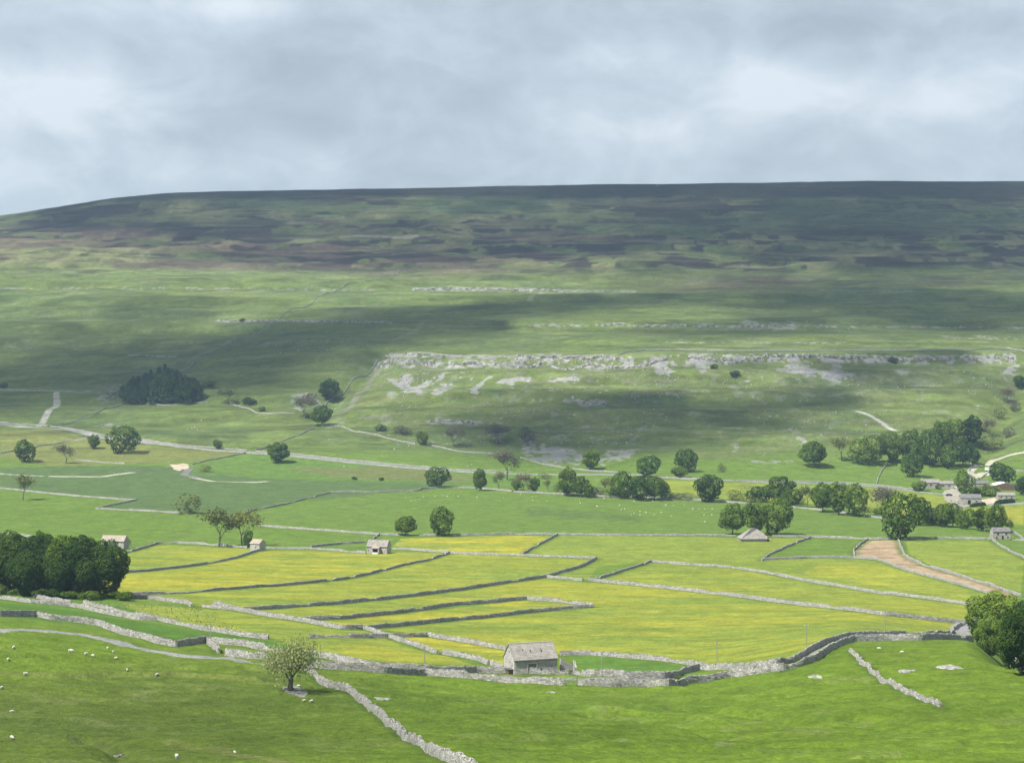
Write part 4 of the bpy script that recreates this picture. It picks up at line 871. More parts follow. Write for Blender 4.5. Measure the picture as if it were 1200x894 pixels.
# utility poles, field gate, cairn
def pole(px, py, h, label):
    x_, y_, z_ = g1(px, py); r = empty('utility_pole', (x_, y_, z_)); tag(r, label, 'pole', 'wooden poles along the dale')
    mb = MB(); mb.tube([(0, 0, -.5), (0, 0, h)], [.11, .08], 8); mb.build('post', M['wood'], r)
    mb = MB(); mb.box((0, 0, h - .5), (1.0, .08, .1)); ca = mb.build('crossarm', M['wood'], r)
    for q_ in (-.42, .42):
        mb = MB(); mb.tube([(q_, 0, h - .44), (q_, 0, h - .24)], [.05, .03], 6); mb.build('insulator', M['white'], ca)
for px, py, h, lb_ in [(705.5,797,6.2,'wooden pole standing in the lane right of the large barn'),(840,778,5.5,'wooden pole at the meadow edge left of the lane bend'),(497.5,786,5.8,'wooden pole behind the lane left of the large barn'),(945,757,5.5,'wooden pole in the meadow above the lane bend'),(1037,745,6.2,'wooden pole at the straight top of the lane'),(247,757,5.5,'wooden pole beside the broken wall stub'),(1154,632,7,'wooden pole left of the small house'),(1185,549,12,'tall pole rising above the farm trees'),(898,562,7,'pole by the valley road under the scar'),(959,564,7,'pole by the valley road below the spreading sycamore'),(627,551,7,'pole below the grey scree')]:
    pole(px, py, h, lb_)
gx0, gx1 = g1(661.5, 803.3), g1(676.5, 803.3)
a_ = math.atan2(gx1[1] - gx0[1], gx1[0] - gx0[0]); Lg = math.hypot(gx1[0] - gx0[0], gx1[1] - gx0[1])
r = empty('field_gate', gx0, a_); tag(r, 'grey five-barred gate in the lower lane wall below the large barn', 'gate')
M['steel'] = plain('galvanised_steel', (.42, .45, .47), .45, 2, .1, .5)
for q_ in (.08, Lg - .08):
    mb = MB(); mb.tube([(q_, 0, -.4), (q_, 0, 1.5)], [.09, .09], 8); mb.build('gatepost', M['wood'], r)
for k in range(6):
    mb = MB(); mb.tube([(.15, 0, .25 + .2 * k), (Lg - .15, 0, .25 + .2 * k)], [.035, .035], 6); mb.build('bar', M['steel'], r)
mb = MB(); mb.tube([(.15, 0, .25), (Lg - .15, 0, 1.25)], [.03, .03], 6); mb.build('brace', M['steel'], r)
x_, y_, z_ = g1(770, 219); mb = MB()
for k in range(16): mb.box((x_ + random.uniform(-2, 2), y_ + random.uniform(-1, 1), z_ + .5 + k * .15), (2.6 - k * .1, 2.2, 1.2), Matrix.Rotation(random.uniform(0, 3), 3, 'Z'), .7)
tag(mb.build('cairn', M['crag']), 'small stone cairn on the moor skyline', 'cairn')

# ------------------------------------------------------------------ sheep
def sheep_mesh():
    me = bpy.data.meshes.new('sheep')
    v = [(0, 0, .62), (-.32, 0, .64), (-.5, 0, .60), (.30, 0, .62), (.46, 0, .66), (.60, 0, .58), (.74, 0, .46), (.84, 0, .36)]
    e = [(0, 1), (1, 2), (0, 3), (3, 4), (4, 5), (5, 6), (6, 7)]; rr = [.27, .27, .20, .25, .18, .12, .105, .06]
    for bx_, par in ((-.36, 1), (.32, 3)):
        for sy_ in (-1, 1):
            k = len(v); v += [(bx_, sy_ * .13, .40), (bx_ + (.03 if bx_ > 0 else -.05), sy_ * .13, .2), (bx_, sy_ * .13, 0)]; e += [(par, k), (k, k + 1), (k + 1, k + 2)]; rr += [.12, .05, .04]
    k = len(v); v += [(-.62, 0, .5)]; e += [(2, k)]; rr += [.05]
    me.from_pydata(v, e, []); ob = bpy.data.objects.new('tmp', me); COL.objects.link(ob)
    m_ = ob.modifiers.new('skin', 'SKIN')
    if not me.skin_vertices: me.skin_vertices.new()
    for q_, rad in zip(me.skin_vertices[0].data, rr): q_.radius = (rad, rad)
    me.skin_vertices[0].data[0].use_root = True
    s_ = ob.modifiers.new('sub', 'SUBSURF'); s_.levels = 2; s_.render_levels = 2
    bpy.context.view_layer.update(); dg = bpy.context.evaluated_depsgraph_get()
    out = bpy.data.meshes.new_from_object(ob.evaluated_get(dg)); bpy.data.objects.remove(ob); out.name = 'sheep'
    out.materials.clear(); out.materials.append(M['wool']); out.materials.append(M['face'])
    for p in out.polygons:
        p.use_smooth = True; c_ = p.center; p.material_index = 1 if (c_.x > .66 or c_.z < .3) else 0
    return out
M['face'] = plain('sheep_face', (.42, .40, .37), .9, 4, .2)
SM = sheep_mesh()
def sheep(px, py, label, group=None, s=1.0):
    p = g1(px, py); o = link('sheep', SM); o.location = (p[0], p[1], p[2] - .02); o.scale = (s*.72, s*.72, s*.72); o.rotation_euler = (0, 0, random.uniform(0, 6.28)); tag(o, label, 'sheep', group)
GN = 'sheep on the near bank'
for px, py, lb_, s_ in [(16,760,'sheep nearest the grey road at the far left',1.1),(9.5,774,'sheep at the left edge just below its neighbour by the road',1.1),(83,764.5,'largest white sheep of the cluster below the road',1.25),(101,767.5,'sheep in the cluster below the road, touching the small one on its right',1.1),(109,770,'small sheep at the right of the touching pair below the road',.95),(126,760.5,'sheep closest under the road bend',.9),(133,765,'sheep under the road bend, middle of three in a column',.9),(136,772,'lowest sheep of the three under the road bend',.8),(30,790.5,'sheep on the worn track across the bank at left',1),(184,791.5,'sheep on the worn track right of the middle of the bank',1),(149,787,'small sheep on the worn track in the rough grass',.8),(14,835,'tiny far-left sheep halfway down the bank',.8),(14,866,'white sheep at the lower left edge of the picture',1),(207,889,'white sheep at the bottom of the picture below the bare bank',1.1),(2,807,'sheep half cut by the left edge of the picture',.9),(365,823,'white lamb lying right of the shaded rocks under the lone tree',.9),(356.5,822,'small sheep left of the lamb under the lone tree',.8),(350,804.5,'sheep beside the trunk of the lone tree',.8),(275,883,'small pale sheep on the lower worn track',.7),(1030,761,'yellowish sheep on the right bank under the lane',.95),(1057,765,'pale sheep on the right bank, right of the yellowish one',.9)]:
    sheep(px, py, lb_, GN, s_)
for px, py in [(475,584),(482,588),(487,586.5),(492,586),(496,583),(510,582.5),(519,581.5),(524,582),(531,581.5),(537,582),(559,583),(590,584)]:
    sheep(px, py, 'white sheep of the flock grazing below the round bushy tree', 'flock below the round bushy tree', 1.1)
for px, py in [(610,580),(624,583),(624,587),(641,588),(679,587),(680,590),(700,594),(699,593),(708,584.5),(726,593),(732,597),(728,598),(743,588),(743,602),(750,600),(750,604),(765,587.5),(780,592),(781,593),(787,605),(789,593),(802,593),(812,597),(819,597),(826,597),(825,604),(826,612),(834,604),(835,597),(775,601),(740,604),(757,601),(767,604)]:
    sheep(px, py, 'white sheep of the scattered flock in the pasture below the riverside trees', 'flock below the riverside trees', 1.1)
for px, py in [(220,503.5),(225,502.5),(228,501.5),(231,504),(236,493)]: sheep(px, py, 'far white sheep in the green pasture below the conifers', 'flock below the conifers', 1.4)
for px, py in [(456,546),(462,527),(403,547),(548,547),(553,545)]: sheep(px, py, 'far white sheep beside the valley road under the scar slope', 'flock beside the valley road', 1.4)

# ------------------------------------------------------------------ trees
def skeleton(seed, h=1.0, spread=.42, levels=4, fork=.28, kids=3, lean=0.0, thick=.032):
    r_ = random.Random(seed); mb = MB(); tips = []
    def grow(p, d, ln, rad, lv):
        pts = [p]; rads = [rad]; q_ = p.copy(); dd = d.copy()
        for i in range(3):
            dd = (dd + Vector((r_.uniform(-1, 1), r_.uniform(-1, 1), r_.uniform(-.3, .6))) * .16).normalized(); q_ = q_ + dd * ln / 3
            pts.append(q_.copy()); rads.append(rad * (1 - .17 * (i + 1)))
        mb.tube(pts, rads, 6 if lv < 2 else 4)
        if lv >= levels: tips.append(q_.copy()); return
        nk = kids + (1 if lv == 0 else 0)
        for k in range(nk):
            a_ = 2 * math.pi * (k + r_.random() * .6) / nk; sp = spread * r_.uniform(.7, 1.5)
            nd = (dd + Vector((math.cos(a_), math.sin(a_), r_.uniform(-.1, .35))) * sp * 1.5).normalized()
            grow(pts[r_.choice([2, 3, 3])], nd, ln * r_.uniform(.62, .86), rads[-1] * r_.uniform(.5, .72), lv + 1)
        if lv >= 2: tips.append(pts[2].copy())
    grow(Vector((0, 0, -.03)), Vector((lean, 0, 1)).normalized(), h * fork, thick, 0)
    return mb, tips
def leafmesh(name, P, Nn, S, tone, m):
    n = len(P); Nn = Nn / np.linalg.norm(Nn, axis=1)[:, None]
    up = rng.normal(size=(n, 3)); T = np.cross(Nn, up); T /= np.linalg.norm(T, axis=1)[:, None] + 1e-9; B = np.cross(Nn, T)
    S = S[:, None]; a = rng.uniform(.7, 1.3, (n, 1))
    V = np.stack([P - T*S*a, P - B*S*.8/a + Nn*S*.15, P + T*S*a, P + B*S*.8/a - Nn*S*.15], 1).reshape(-1, 3)
    Fc = np.arange(4 * n).reshape(n, 4)
    return mesh_np(name, V, Fc, m, False, [('tone', 'FLOAT', 'POINT', np.repeat(np.clip(tone, 0, 1), 4))])
def crown(seed, m, n=3000, ls=.026, w=.5, z0=.14, lobes=30, squash=1.0, top=.5, lr=(.13, .24), loose=.06, skew=0.0, gap=.08):
    """leaf sprays over the outside of many boughs; height 1, half-width w"""
    r = np.random.RandomState(seed); cz = (z0 + 1) / 2; hz_ = (1 - z0) / 2
    d = r.normal(size=(lobes, 3)); d /= np.linalg.norm(d, axis=1)[:, None]
    rad = r.uniform(lr[0], lr[1], lobes)
    k = r.uniform(.45, 1.08, lobes) ** .6
    c = np.stack([d[:, 0] * (w - rad * .8) * k, d[:, 1] * (w - rad * .8) * k, cz + d[:, 2] * (hz_ - rad * .75) * k], 1)
    c[:, :2] *= (1 - top * np.clip((c[:, 2:3] - cz) / hz_, 0, 1) ** 2 * .6); c[:, 0] += skew * (c[:, 2] - .5); ph_ = r.uniform(0, 6.3, 3); az = np.arctan2(d[:, 1], d[:, 0]); c[:, :2] *= (1 + .16 * np.sin(2 * az + ph_[0]) + .12 * np.sin(3 * az + ph_[1]))[:, None]; c[:, 2] += .05 * np.sin(2 * az + ph_[2])
    li = r.choice(lobes, n * 2, p=rad ** 2 / np.sum(rad ** 2)); dd = r.normal(size=(n * 2, 3)); dd /= np.linalg.norm(dd, axis=1)[:, None]
    rr = rad[li] * (1 + loose * 2 * r.normal(size=n * 2) * .5) * (.82 + .3 * vn(dd[:, 0] * 2.2 + li * 7.1, dd[:, 1] * 2.2 + dd[:, 2] * 2, 3))
    P = c[li] + dd * rr[:, None]
    keep = np.ones(len(P), bool)
    for q_ in range(lobes): keep &= (np.linalg.norm(P - c[q_], axis=1) > rad[q_] * .80) | (li == q_)
    keep &= P[:, 2] > z0 * .5
    keep &= vn(P[:, 0] * 9 + 40, P[:, 2] * 9 + P[:, 1] * 7, seed) > gap
    P = P[keep][:n]; dd = dd[keep][:n]; li = li[keep][:n]
    Nn = dd * .8 + r.normal(size=dd.shape) * .55 + np.array([0, 0, .35])
    tone = .05 + .75 * r.rand(lobes)[li] + .22 * (r.rand(len(P)) - .3)
    return leafmesh('crown', P, Nn, r.uniform(.65, 1.35, len(P)) * ls, tone, m)
def twigcrown(seed, tips, m, n, ls, spr, name='crown'):
    r = np.random.RandomState(seed); T_ = np.array([tuple(t) for t in tips]); li = r.randint(0, len(T_), n)
    P = T_[li] + r.normal(size=(n, 3)) * spr; Nn = r.normal(size=(n, 3)) + np.array([0, 0, .5])
    return leafmesh(name, P, Nn, r.uniform(.6, 1.4, n) * ls, .2 + .5 * r.rand(len(T_))[li] + .3 * r.rand(n), m)
PROTO = {}
def norm(tr, cr):
    """measured height and width of the pair"""
    cs = []
    for me in (tr, cr):
        if me: q_ = np.zeros(len(me.vertices) * 3, np.float32); me.vertices.foreach_get('co', q_); cs.append(q_.reshape(-1, 3))
    co_ = np.concatenate(cs)
    lo = np.percentile(co_, .5, axis=0); hi = np.percentile(co_, 99.5, axis=0); return hi[2], max(hi[0] - lo[0], .1)
def proto(key, name, tr, cr):
    PROTO[key] = (name, tr, cr, *norm(tr, cr))
for i in range(4):
    mb, tips = skeleton(100 + i, fork=.22, levels=2, thick=.028)
    tr = mb.mesh('trunk', M['bark'])
    kw = [dict(w=.54, z0=.06, lobes=30), dict(w=.48, z0=.10, lobes=36, lr=(.10, .20)), dict(w=.56, z0=.05, lobes=26, lr=(.15, .26), top=.8), dict(w=.44, z0=.07, lobes=34, lr=(.10, .18))][i]
    for tn, mt in (('g', 'leaf'), ('d', 'leaf_dark'), ('l', 'leaf_light')):
        proto(f'B{i}{tn}', 'broadleaf_tree', tr, crown(200 + i, M[mt], 4300, .026, **kw))
for i in range(3):   # finer ones for the trees close by
    mb, tips = skeleton(110 + i, fork=.22, levels=3, thick=.026); tr = mb.mesh('trunk', M['bark'])
    kw = [dict(w=.46, z0=.03, lobes=52, lr=(.07, .20)), dict(w=.42, z0=.02, lobes=48, lr=(.07, .20), top=.3), dict(w=.52, z0=.02, lobes=58, lr=(.07, .19))][i]
    for tn, mt in (('g', 'leaf'), ('d', 'leaf_dark'), ('l', 'leaf_light')):
        if (i, tn) in ((1, 'l'), (0, 'l')): continue
        proto(f'N{i}{tn}', 'broadleaf_tree', tr, crown(300 + i, M[mt], 21000, .0135, gap=.05, **kw))
for i in range(3):
    mb, tips = skeleton(130 + i, fork=.24, levels=4, thick=.022, spread=.45)
    tr = mb.mesh('trunk', M['bark'])
    proto(f'S{i}', 'thin_tree', tr, twigcrown(400 + i, tips, M['leaf_olive'], 1500, .016, .03))
    proto(f'A{i}', 'thin_tree', tr, twigcrown(410 + i, tips, M['leaf_brown'], 1900, .013, .035))
mb, tips = skeleton(150, fork=.3, levels=4, thick=.02); proto('X0', 'bare_tree', mb.mesh('trunk', M['bark']), twigcrown(420, tips, M['leaf_brown'], 420, .010, .03))
for i in range(2):
    mb, tips = skeleton(160 + i, fork=.12, levels=3, thick=.03, spread=.8); tr = mb.mesh('trunk', M['bark'])
    for tn, mt in (('g', 'leaf'), ('o', 'leaf_olive'), ('b', 'leaf_brown'), ('d', 'leaf_dark')):
        proto(f'U{i}{tn}', 'shrub', tr, crown(500 + i, M[mt], 1300 if tn in 'gd' else 900, .045 if tn in 'gd' else .034, w=.62, z0=.0, lobes=16, lr=(.16, .3), loose=.12))
def conifer(seed):
    r = np.random.RandomState(seed); n = 1500; h_ = r.rand(n) ** .75; P = []; a = r.uniform(0, 2 * math.pi, n)
    tier = np.floor(h_ * 11); hh = .10 + (tier + r.rand(n) * .7) / 11 * .88; ra = (1 - hh) * .26 * (.55 + .5 * r.rand(n)) + .012
    lump = .8 + .35 * vn(a * 1.6, tier, seed); ra *= lump
    P = np.stack([np.cos(a) * ra, np.sin(a) * ra, hh - ra * .35], 1); Nn = np.stack([np.cos(a), np.sin(a), np.full(n, .9)], 1) + r.normal(size=(n, 3)) * .35
    return leafmesh('crown', P, Nn, r.uniform(.6, 1.3, n) * .030, r.rand(n), M['needle'])
for i in range(3):
    mb = MB(); mb.tube([(0, 0, -.03), (0, 0, .5), (0, 0, .97)], [.018, .012, .003], 6); proto(f'C{i}', 'conifer', mb.mesh('trunk', M['bark']), conifer(600 + i))
# the lone thorn, leaning, wind-shaped
mb, tips = skeleton(174, fork=.13, levels=5, thick=.030, spread=.80, kids=3, lean=.05)
tips = [t for t in tips]
PROTO['L0'] = ('thorn_tree', mb.mesh('trunk', M['bark']), twigcrown(430, tips, M['leaf_thorn'], 6500, .0066, .045), 1, 1)
PROTO['L0'] = (*PROTO['L0'][:3], *norm(PROTO['L0'][1], PROTO['L0'][2]))
def tree(key, px, base, wpx, hpx, label, group=None, cat='tree', name=None, rot=None):
    nm, tr, cr, ph, pw = PROTO[key]; x_, y_, z_ = g1(px, base); ppm = F / y_
    sw = wpx / ppm / pw; sh = hpx / ppm / ph; r = empty(name or nm, (x_, y_, z_ - .15), random.uniform(0, 6.28) if rot is None else rot, (sw, sw, sh))
    tag(r, label, cat, group); link('trunk', tr, r); link('crown', cr, r); return r
G = {'w': 'trees of the dark wood at the left', 'r': 'trees along the river', 'f': 'trees of the wood behind the farm', 'y': 'trees around the farm', 's': 'bushes on the hillside'}
T = [
 ('N1d',10,694,52,70,'leafy tree at the left end of the dark wood','w'),('N0d',48,697,56,70,'second tree from the left in the dark wood, with a rounded top','w'),('N1g',76,699,44,70,'slim lighter tree in the middle of the dark wood','w'),
 ('N0d',98,700,56,69,'darkest broad tree right of the middle of the dark wood','w'),('N2d',119,700,58,67,'wide tree at the right end of the dark wood','w'),('N1d',30,699,44,52,'dense dark tree standing lowest in front of the dark wood','w'),('B3g',46,668,22,46,'small tree top poking out above the dark wood','w'),('B1d',85,690,56,62,'dark tree at the back of the wood behind the slim one','w'),('N1d',62,700,40,48,'low dark tree filling the front middle of the dark wood','w'),('N1d',-14,694,50,66,'dark tree half out of the picture at the left end of the wood','w'),
 ('S0',257,640,46,47,'taller of the two bare-branched trees beside the tiny barn'),('S1',283,640,38,42,'right one of the two bare-branched trees beside the tiny barn'),('U0d',291,641,12,20,'dark bush between the bare-branched tree and the tiny barn',None,'bush'),
 ('B1g',475,627.5,27,23,'smaller round tree left of the pair by the meadow wall'),('B0g',518,628,36,34,'larger round tree right of the pair by the meadow wall'),
 ('B0d',30,541.5,31,26,'round dark tree at far left beside the river'),('B2g',142,531,41,32,'broadest round tree of the left valley, with a shadow to its right'),('B3g',110,526,13,17,'small slim tree just left of the broadest round tree'),('A0',78,543,23,23,'thin grey tree between two dark round trees at left'),('S2',27,586,22,30,'small sparse tree beside the pale wall at far left'),('U0o',220,602,30,24,'brownish rounded shrub at the end of the faint wall',None,'shrub'),('B0d',255,526,11,11,'tiny dark tree alone in the pasture above the road'),('B3g',326,542,25,24,'small tree standing at the roadside junction of two walls'),
 ('U1g',245,455,16,10,'light bush right of the conifers','s','bush'),('S1',268,473,22,18,'loose green bush tree right of the conifers','s','bush'),('U0d',291,474,14,9,'low dark bush above the pale bent wall','s','bush'),('B3d',385,468,24,24,'dark tree in the mouth of the gully'),('U0o',395,466,14,12,'olive bush right of the gully tree','s','bush'),('A1',357,490,26,26,'brownish loose tree at the foot of the gully'),('B1g',377,499,26,24,'green tree where three walls meet below the gully'),('U0g',307,482,8,6,'tiny green bush above the wall left of the rock knoll','s','bush'),('U1b',362,472,16,12,'brown bush on the rock knoll','s','bush'),
 ('B2g',512,571,31,24,'round bushy tree sitting on the valley wall','r'),('B3g',562,575,16,26,'narrow upright tree right of the round bushy one','r'),('S0',585,574,18,22,'thin green tree beside the narrow upright tree','r'),('A0',594,562,36,36,'wide thin grey tree behind the start of the river row','r'),('A1',531,524,24,24,'greyish leafless bush at the foot of the slope','s','bush'),('U1g',495,521,14,16,'green bush in the gap of the slope wall','s','bush'),('U0b',470,508,18,10,'brown bush above the slope wall, leftmost','s','bush'),('U0g',446,505,12,8,'small green bush above the slope wall','s','bush'),('A2',582,520,30,22,'grey thicket on the shaded slope','s','thicket'),('U1b',618,520,20,20,'grey-brown bush left of the scree','s','bush'),
 ('A1',613,576,20,22,'grey thin tree at the left of the river row','r'),('B3g',626,577,12,18,'small upright green tree left in the river row','r'),('S2',642,576,9,14,'tiny thin tree in a gap of the river row','r'),('U0o',637,561,14,8,'low olive bush behind the gap of the river row','r','bush'),('B3l',664,581,22,34,'tall yellow-green tree in the river row','r'),('B1g',680,582,20,24,'short green tree touching the tall yellow-green one','r'),('U1g',690,583,16,17,'low green bush in the river row','r','bush'),('S1',710,583,16,24,'slender loose tree left of the big clump','r'),('B3l',692,550,21,23,'light green tree at the foot of the scree'),
 ('B2g',732,584,30,32,'leftmost tree of the big riverside clump','r'),('B0d',750,586,32,28,'dark middle tree of the big riverside clump','r'),('B1g',767,586,28,28,'right tree of the big riverside clump','r'),('B3g',777,584,16,22,'small tree closing the right end of the big clump','r'),('B0d',760,559,28,25,'dark round tree behind the big clump'),('B2d',805,553,28,27,'dark tree on the slope foot with a flat top'),('B3l',797,560,20,14,'pale bush below the flat-topped dark tree',None,'bush'),('U0b',845,553,9,10,'lone grey bush on the slope','s','bush'),('B0d',830,588,40,32,'solid dark dome-shaped tree standing alone in the river row','r'),
 ('X0',875,584,18,20,'bare tree in the yellow strip'),('U1d',890,588,28,18,'dark low thicket left of the tall riverside trees','r','thicket'),('B1g',914,590,36,32,'mid green tree over the low dark thicket','r'),('B0d',928,593,26,20,'dark low tree right of the thicket','r'),('S0',946,594,20,26,'light sparse tree between two groups of the river row','r'),('B1g',964,600,30,34,'round lobed tree left of the tall pair','r'),('B3g',983,603,28,38,'taller tree of the pair by the river wall','r'),('B0g',1004,605,36,38,'wide tree of the pair by the river wall','r'),('A2',1036,606,32,36,'pale loose tree left of the oak','r'),
 ('B1l',858,626,34,36,'pale green left tree above the hip-roofed barn'),('B3l',885,627,28,40,'brownish middle tree above the hip-roofed barn'),('B0l',910,626,42,42,'largest lighter tree above the hip-roofed barn'),('B1g',954,547,34,30,'spreading sycamore on the slope under the scar'),
 ('B2g',1055,632,52,54,'big dark oak over the top of the bare brown field'),('B1g',1078,616,30,34,'lobed green tree right of the oak','r'),('B3g',1092,615,18,20,'small tree in the hollow right of the oak','r'),('B1g',1104,617,22,27,'pale-tipped tree in the right river row','r'),('B1l',1117,618,26,29,'lighter green tree in the right river row','r'),('B0g',1133,620,26,24,'low green tree in the right river row','r'),('B3g',1150,622,24,28,'dark upright tree left of the small house','r'),('B0g',1166,624,34,34,'round tree directly above the small house','r'),('X0',1183,619,12,18,'bare twiggy tree right of the round one above the house'),
 ('U1g',1077,575,18,12,'round green bush at the left end of the farmhouse','y','bush'),('U0g',1100,573,6,7,'small bush against the farmhouse front','y','bush'),('B0l',1131,582,27,32,'bright green tree in the middle of the farm','y'),('U0g',1158,581,24,14,'green thicket behind the farm barn','y','thicket'),('U1d',1144,581,10,10,'dark bush left of the farm thicket','y','bush'),('B0d',1174,568,31,26,'dark round tree behind the white-roofed shed','y'),('B3d',1199,580,18,22,'dark tree at the right edge by the white-roofed shed','y'),
 ('B0g',1017,544,44,34,'broad left tree of the wood behind the farm','f'),('B3g',1046,541,24,26,'lower dark tree in a dip of the farm wood','f'),('B1g',1066,541,34,37,'tall pale-topped tree left of middle of the farm wood','f'),('B2g',1088,545,34,42,'tallest middle tree of the farm wood','f'),('B0g',1112,548,28,28,'dark front tree of the farm wood','f'),('B1d',1128,547,28,34,'deep green right tree of the farm wood','f'),('B3d',1138,521,26,34,'dark upper right tree of the farm wood','f'),('B1l',1117,517,32,26,'olive tree top high in the farm wood','f'),('B0d',1141,544,18,18,'small tree at the right foot of the farm wood','f'),('B0d',1070,559,28,30,'dark tree standing forward of the farm wood in the field','f'),('B1g',1105,530,34,36,'green tree at the back of the farm wood','f'),('B2g',1040,526,30,20,'lower tree at the back left of the farm wood','f'),
 ('U1o',1162,528,26,18,'yellow-green bush right of the farm wood','s','bush'),('S1',987,540,24,28,'sparse brown tree left of the farm wood'),('A1',1160,512,16,22,'thin bush low in the right gully','s','bush'),('U0o',1172,490,16,14,'olive bush halfway up the right gully','s','bush'),('A2',1180,472,18,18,'thin bush high in the right gully','s','bush'),('U1d',1196,454,16,14,'dark bush at the top of the right gully','s','bush'),('U0b',1182,512,14,12,'brown bush right of the gully','s','bush'),('U0b',1151,505,12,10,'brown bush left of the gully','s','bush'),('U1b',1188,482,12,12,'brown bush beside the upper gully','s','bush'),
 ('U0d',837,432,8,6,'dark shrub among the boulders of the scar','s','shrub'),('U1d',861,441,12,7,'dark shrub at the bottom of the boulder slope','s','shrub'),('U0d',1046,425,10,7,'dark shrub on the right cliff','s','shrub'),('U1d',284,377,7,4,'dark dot of a shrub on the thin ledge','s','shrub'),('U1d',4,456,10,8,'dark shrub at the left edge of the hillside','s','shrub'),
 ('U0g',1034,519,8,6,'tiny bush below the forked path','s','bush'),('U0d',415,562,6,4,'tiny bush on the river bank','s','bush'),('U0o',240,553,14,9,'olive bush at the right of the gravel bank',None,'bush'),('U1d',447,563,6,4,'second tiny bush on the river bank','s','bush'),
 ('N2l',1170,757,66,64,'big leafy tree at the right edge behind the brow'),('N0d',1198,790,54,76,'dark towering tree at the right edge of the picture'),('N2l',1160,768,40,46,'lower leafy tree in front, touching the brow at right'),('N0g',1184,776,46,54,'leafy tree low in the gully at the right edge'),('X0',1170,722,14,44,'bare tree rising above the big leafy tree at right'),('N1d',1216,770,56,70,'dark tree mostly outside the right edge of the picture'),
 ('U1g',795,797,8,6,'small green bush where the lane walls meet',None,'bush'),('U0d',668,790,6,6,'small dark bush right of the ruined pen',None,'bush'),('U0b',148,640,12,9,'bush at the right gable of the long barn',None,'bush'),
]
for t_ in T:
    key, px, by, wv, hv, lb_ = t_[:6]; g_ = G.get(t_[6]) if len(t_) > 6 and t_[6] else None
    tree(key, px, by, wv, hv, lb_, g_, t_[7] if len(t_) > 7 else 'tree')
tree('L0', 339, 809, 66, 63, 'lone leaning thorn tree with thin olive leaves beside the steep wall', rot=.4)
r_ = random.Random(21)
for k in range(26):
    u_ = k / 25; px = 150 + 80 * u_ + r_.uniform(-2, 2); tall = 24 + 16 * math.exp(-((px - 193) / 20) ** 2) + r_.uniform(-4, 4)
    tree(f'C{k % 3}' if k % 3 else 'B3d', px, 470.5 + r_.uniform(-3, 2) - (2 if px > 225 else 0), 17 + r_.uniform(-3, 5), tall - (4 if k % 3 == 0 else 0), 'dark tree of the dense plantation on the left hillside', 'trees of the plantation', name='plantation_tree')
for k in range(12):
    px = 158 + 6.2 * k + r_.uniform(-3, 3)
    tree(f'C{k % 3}', px, 461 + r_.uniform(-2, 2), 14, 20 + 12 * math.exp(-((px - 193) / 16) ** 2) + r_.uniform(-3, 3), 'dark tree of the dense plantation on the left hillside', 'trees of the plantation', name='plantation_tree')
# clipped hedges at the farm
def hedge(x0, y0, x1, y1, h, w, label):
    a, b_ = g1(x0, y0), g1(x1, y1); n = 2600; r = np.random.RandomState(int(x0)); t = r.rand(n); L = math.hypot(b_[0] - a[0], b_[1] - a[1])
    an = r.uniform(-.4, math.pi + .4, n); X_ = a[0] + (b_[0] - a[0]) * t; Y_ = a[1] + (b_[1] - a[1]) * t + np.cos(an) * w / 2
    hh = h * (1 - .5 * (2 * t - 1) ** 8) * (.9 + .2 * vn(t * 12, t * 0, 9)); Z_ = height(X_, Y_) + np.clip(np.sin(an), -.1, 1) * hh * np.where(np.abs(np.cos(an)) > .6, r.rand(n) * 1.4, 1)
    P = np.stack([X_, Y_, Z_], 1); Nn = np.stack([np.zeros(n), np.cos(an), np.sin(an)], 1) + r.normal(size=(n, 3)) * .4
    tag(link('hedge', leafmesh('hedge', P, Nn, r.uniform(.25, .5, n), r.rand(n) * .5, M['leaf_dark'])), label, 'hedge')
hedge(1137, 594, 1155, 592, 2.0, 2.2, 'dark clipped hedge in front of the farm barn')
hedge(1166, 591, 1189, 588.5, 2.6, 2.6, 'dark clipped hedge in front of the small pale farm building')

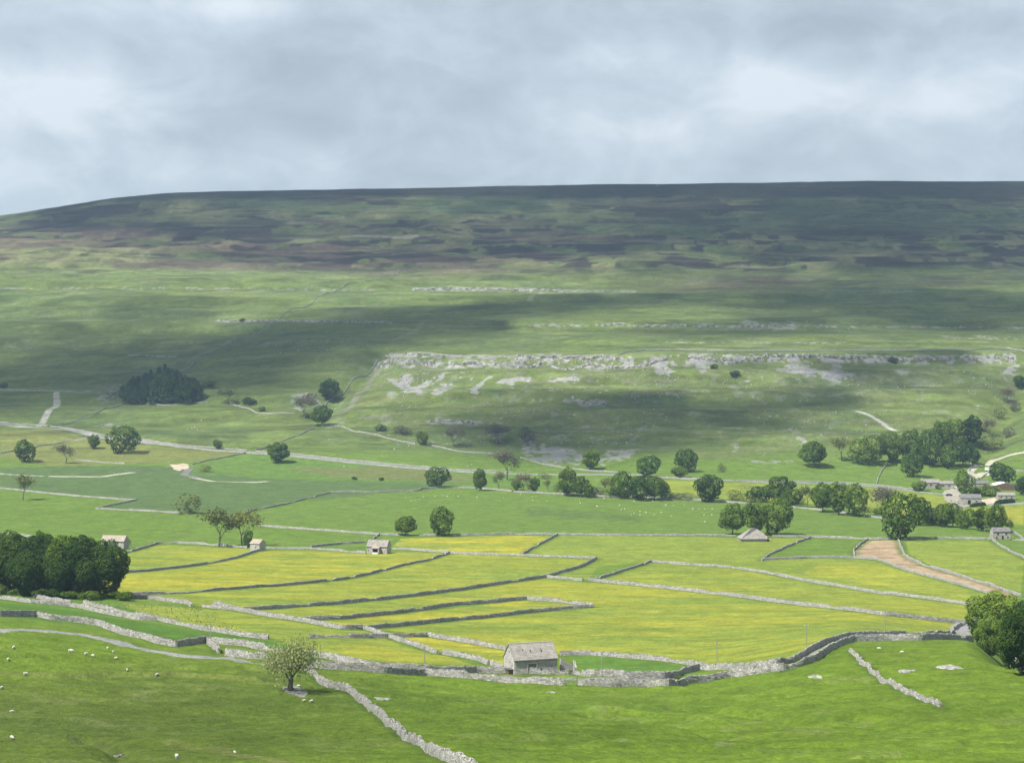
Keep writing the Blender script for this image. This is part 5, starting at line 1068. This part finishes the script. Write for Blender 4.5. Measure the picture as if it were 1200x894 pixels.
# rough grass on the near bank, weeds along the lane
def tufts(name, label, pts, n, h, col, seed, sel, jit):
    r = np.random.RandomState(seed); x0, x1, y0, y1 = pts
    y_ = r.uniform(y0, y1, n); x_ = r.uniform(x0, x1, n) * y_ / y1; k = sel(x_, y_, r); x_ = x_[k]; y_ = y_[k]; z_ = height(x_, y_); m = len(x_)
    V = []; Fq = []
    hh = h * r.uniform(.5, 1.4, m)
    for q in range(3):
        a = r.uniform(0, np.pi, m); dx, dy = np.cos(a), np.sin(a); lx, ly = r.normal(size=m) * .35 * hh, r.normal(size=m) * .35 * hh
        wd = hh * .42
        V.append(np.stack([np.stack([x_ - dx * wd, y_ - dy * wd, z_ - .03], 1), np.stack([x_ + dx * wd, y_ + dy * wd, z_ - .03], 1), np.stack([x_ + dx * wd * .7 + lx, y_ + dy * wd * .7 + ly, z_ + hh], 1), np.stack([x_ - dx * wd * .7 + lx, y_ - dy * wd * .7 + ly, z_ + hh * .8], 1)], 1))
    V = np.concatenate(V).reshape(-1, 3); n4 = len(V) // 4
    tone = np.repeat(np.tile(np.clip(.5 + jit * r.normal(size=m), 0, 1), 3), 4)
    tag(link(name, mesh_np(name, V, np.arange(4 * n4).reshape(n4, 4), col, False, [('tone', 'FLOAT', 'POINT', tone)])), label, 'grass', kind='stuff')
M['stalk'] = leaf_mat('pale_stalks', (.17, .23, .06), (.40, .42, .24))
_wx = [g1(px, py) for px, py in ((100,706),(232,712),(290,742),(180,722))]
def insel(x, y, r):
    P_ = [(a, b) for a, b, _ in _wx]; o = np.zeros(len(x), bool); j = len(P_) - 1
    for i in range(len(P_)):
        xi, yi = P_[i]; xj, yj = P_[j]; o ^= ((yi > y) != (yj > y)) & (x < (xj - xi) * (y - yi) / (yj - yi + 1e-9) + xi); j = i
    return o & (r.rand(len(x)) > .3)
tufts('cow_parsley', 'pale flowering stalks between the dark wood and the lane walls', (-160, -50, 440, 620), 6000, .32, M['stalk'], 4, insel, .35)

r_ = random.Random(77)
for k in range(24):
    px = 600 + k * 25.5 + r_.uniform(-9, 9); by = np.interp(px, [600, 720, 850, 900, 950, 1043, 1100, 1200], [575, 581.5, 587.5, 590, 594, 606, 616, 620]) - r_.uniform(0, 3)
    tree(r_.choice(['U0g', 'U1g', 'U1o', 'U0o', 'U0b']), px, by, r_.uniform(11, 24), r_.uniform(6, 13), 'low scrub bush between the riverside trees', 'low scrub along the river', 'bush', 'scrub_bush')
for k in range(11):
    px = 6 + k * 14 + r_.uniform(-4, 4)
    tree(r_.choice(['U0d', 'U1g', 'U0g']), px, 697 + .04 * px + r_.uniform(-1, 2), r_.uniform(14, 24), r_.uniform(7, 12), 'dark undergrowth bush at the foot of the big left wood', 'undergrowth of the dark wood', 'bush', 'undergrowth_bush')
for k in range(9):
    px = 152 + k * 9 + r_.uniform(-3, 3)
    tree(r_.choice(['U0d', 'U1g']), px, 471.5 + r_.uniform(-1, 1), r_.uniform(8, 14), r_.uniform(5, 9), 'small bush at the lower edge of the hillside plantation', 'bushes edging the plantation', 'bush', 'edge_bush')
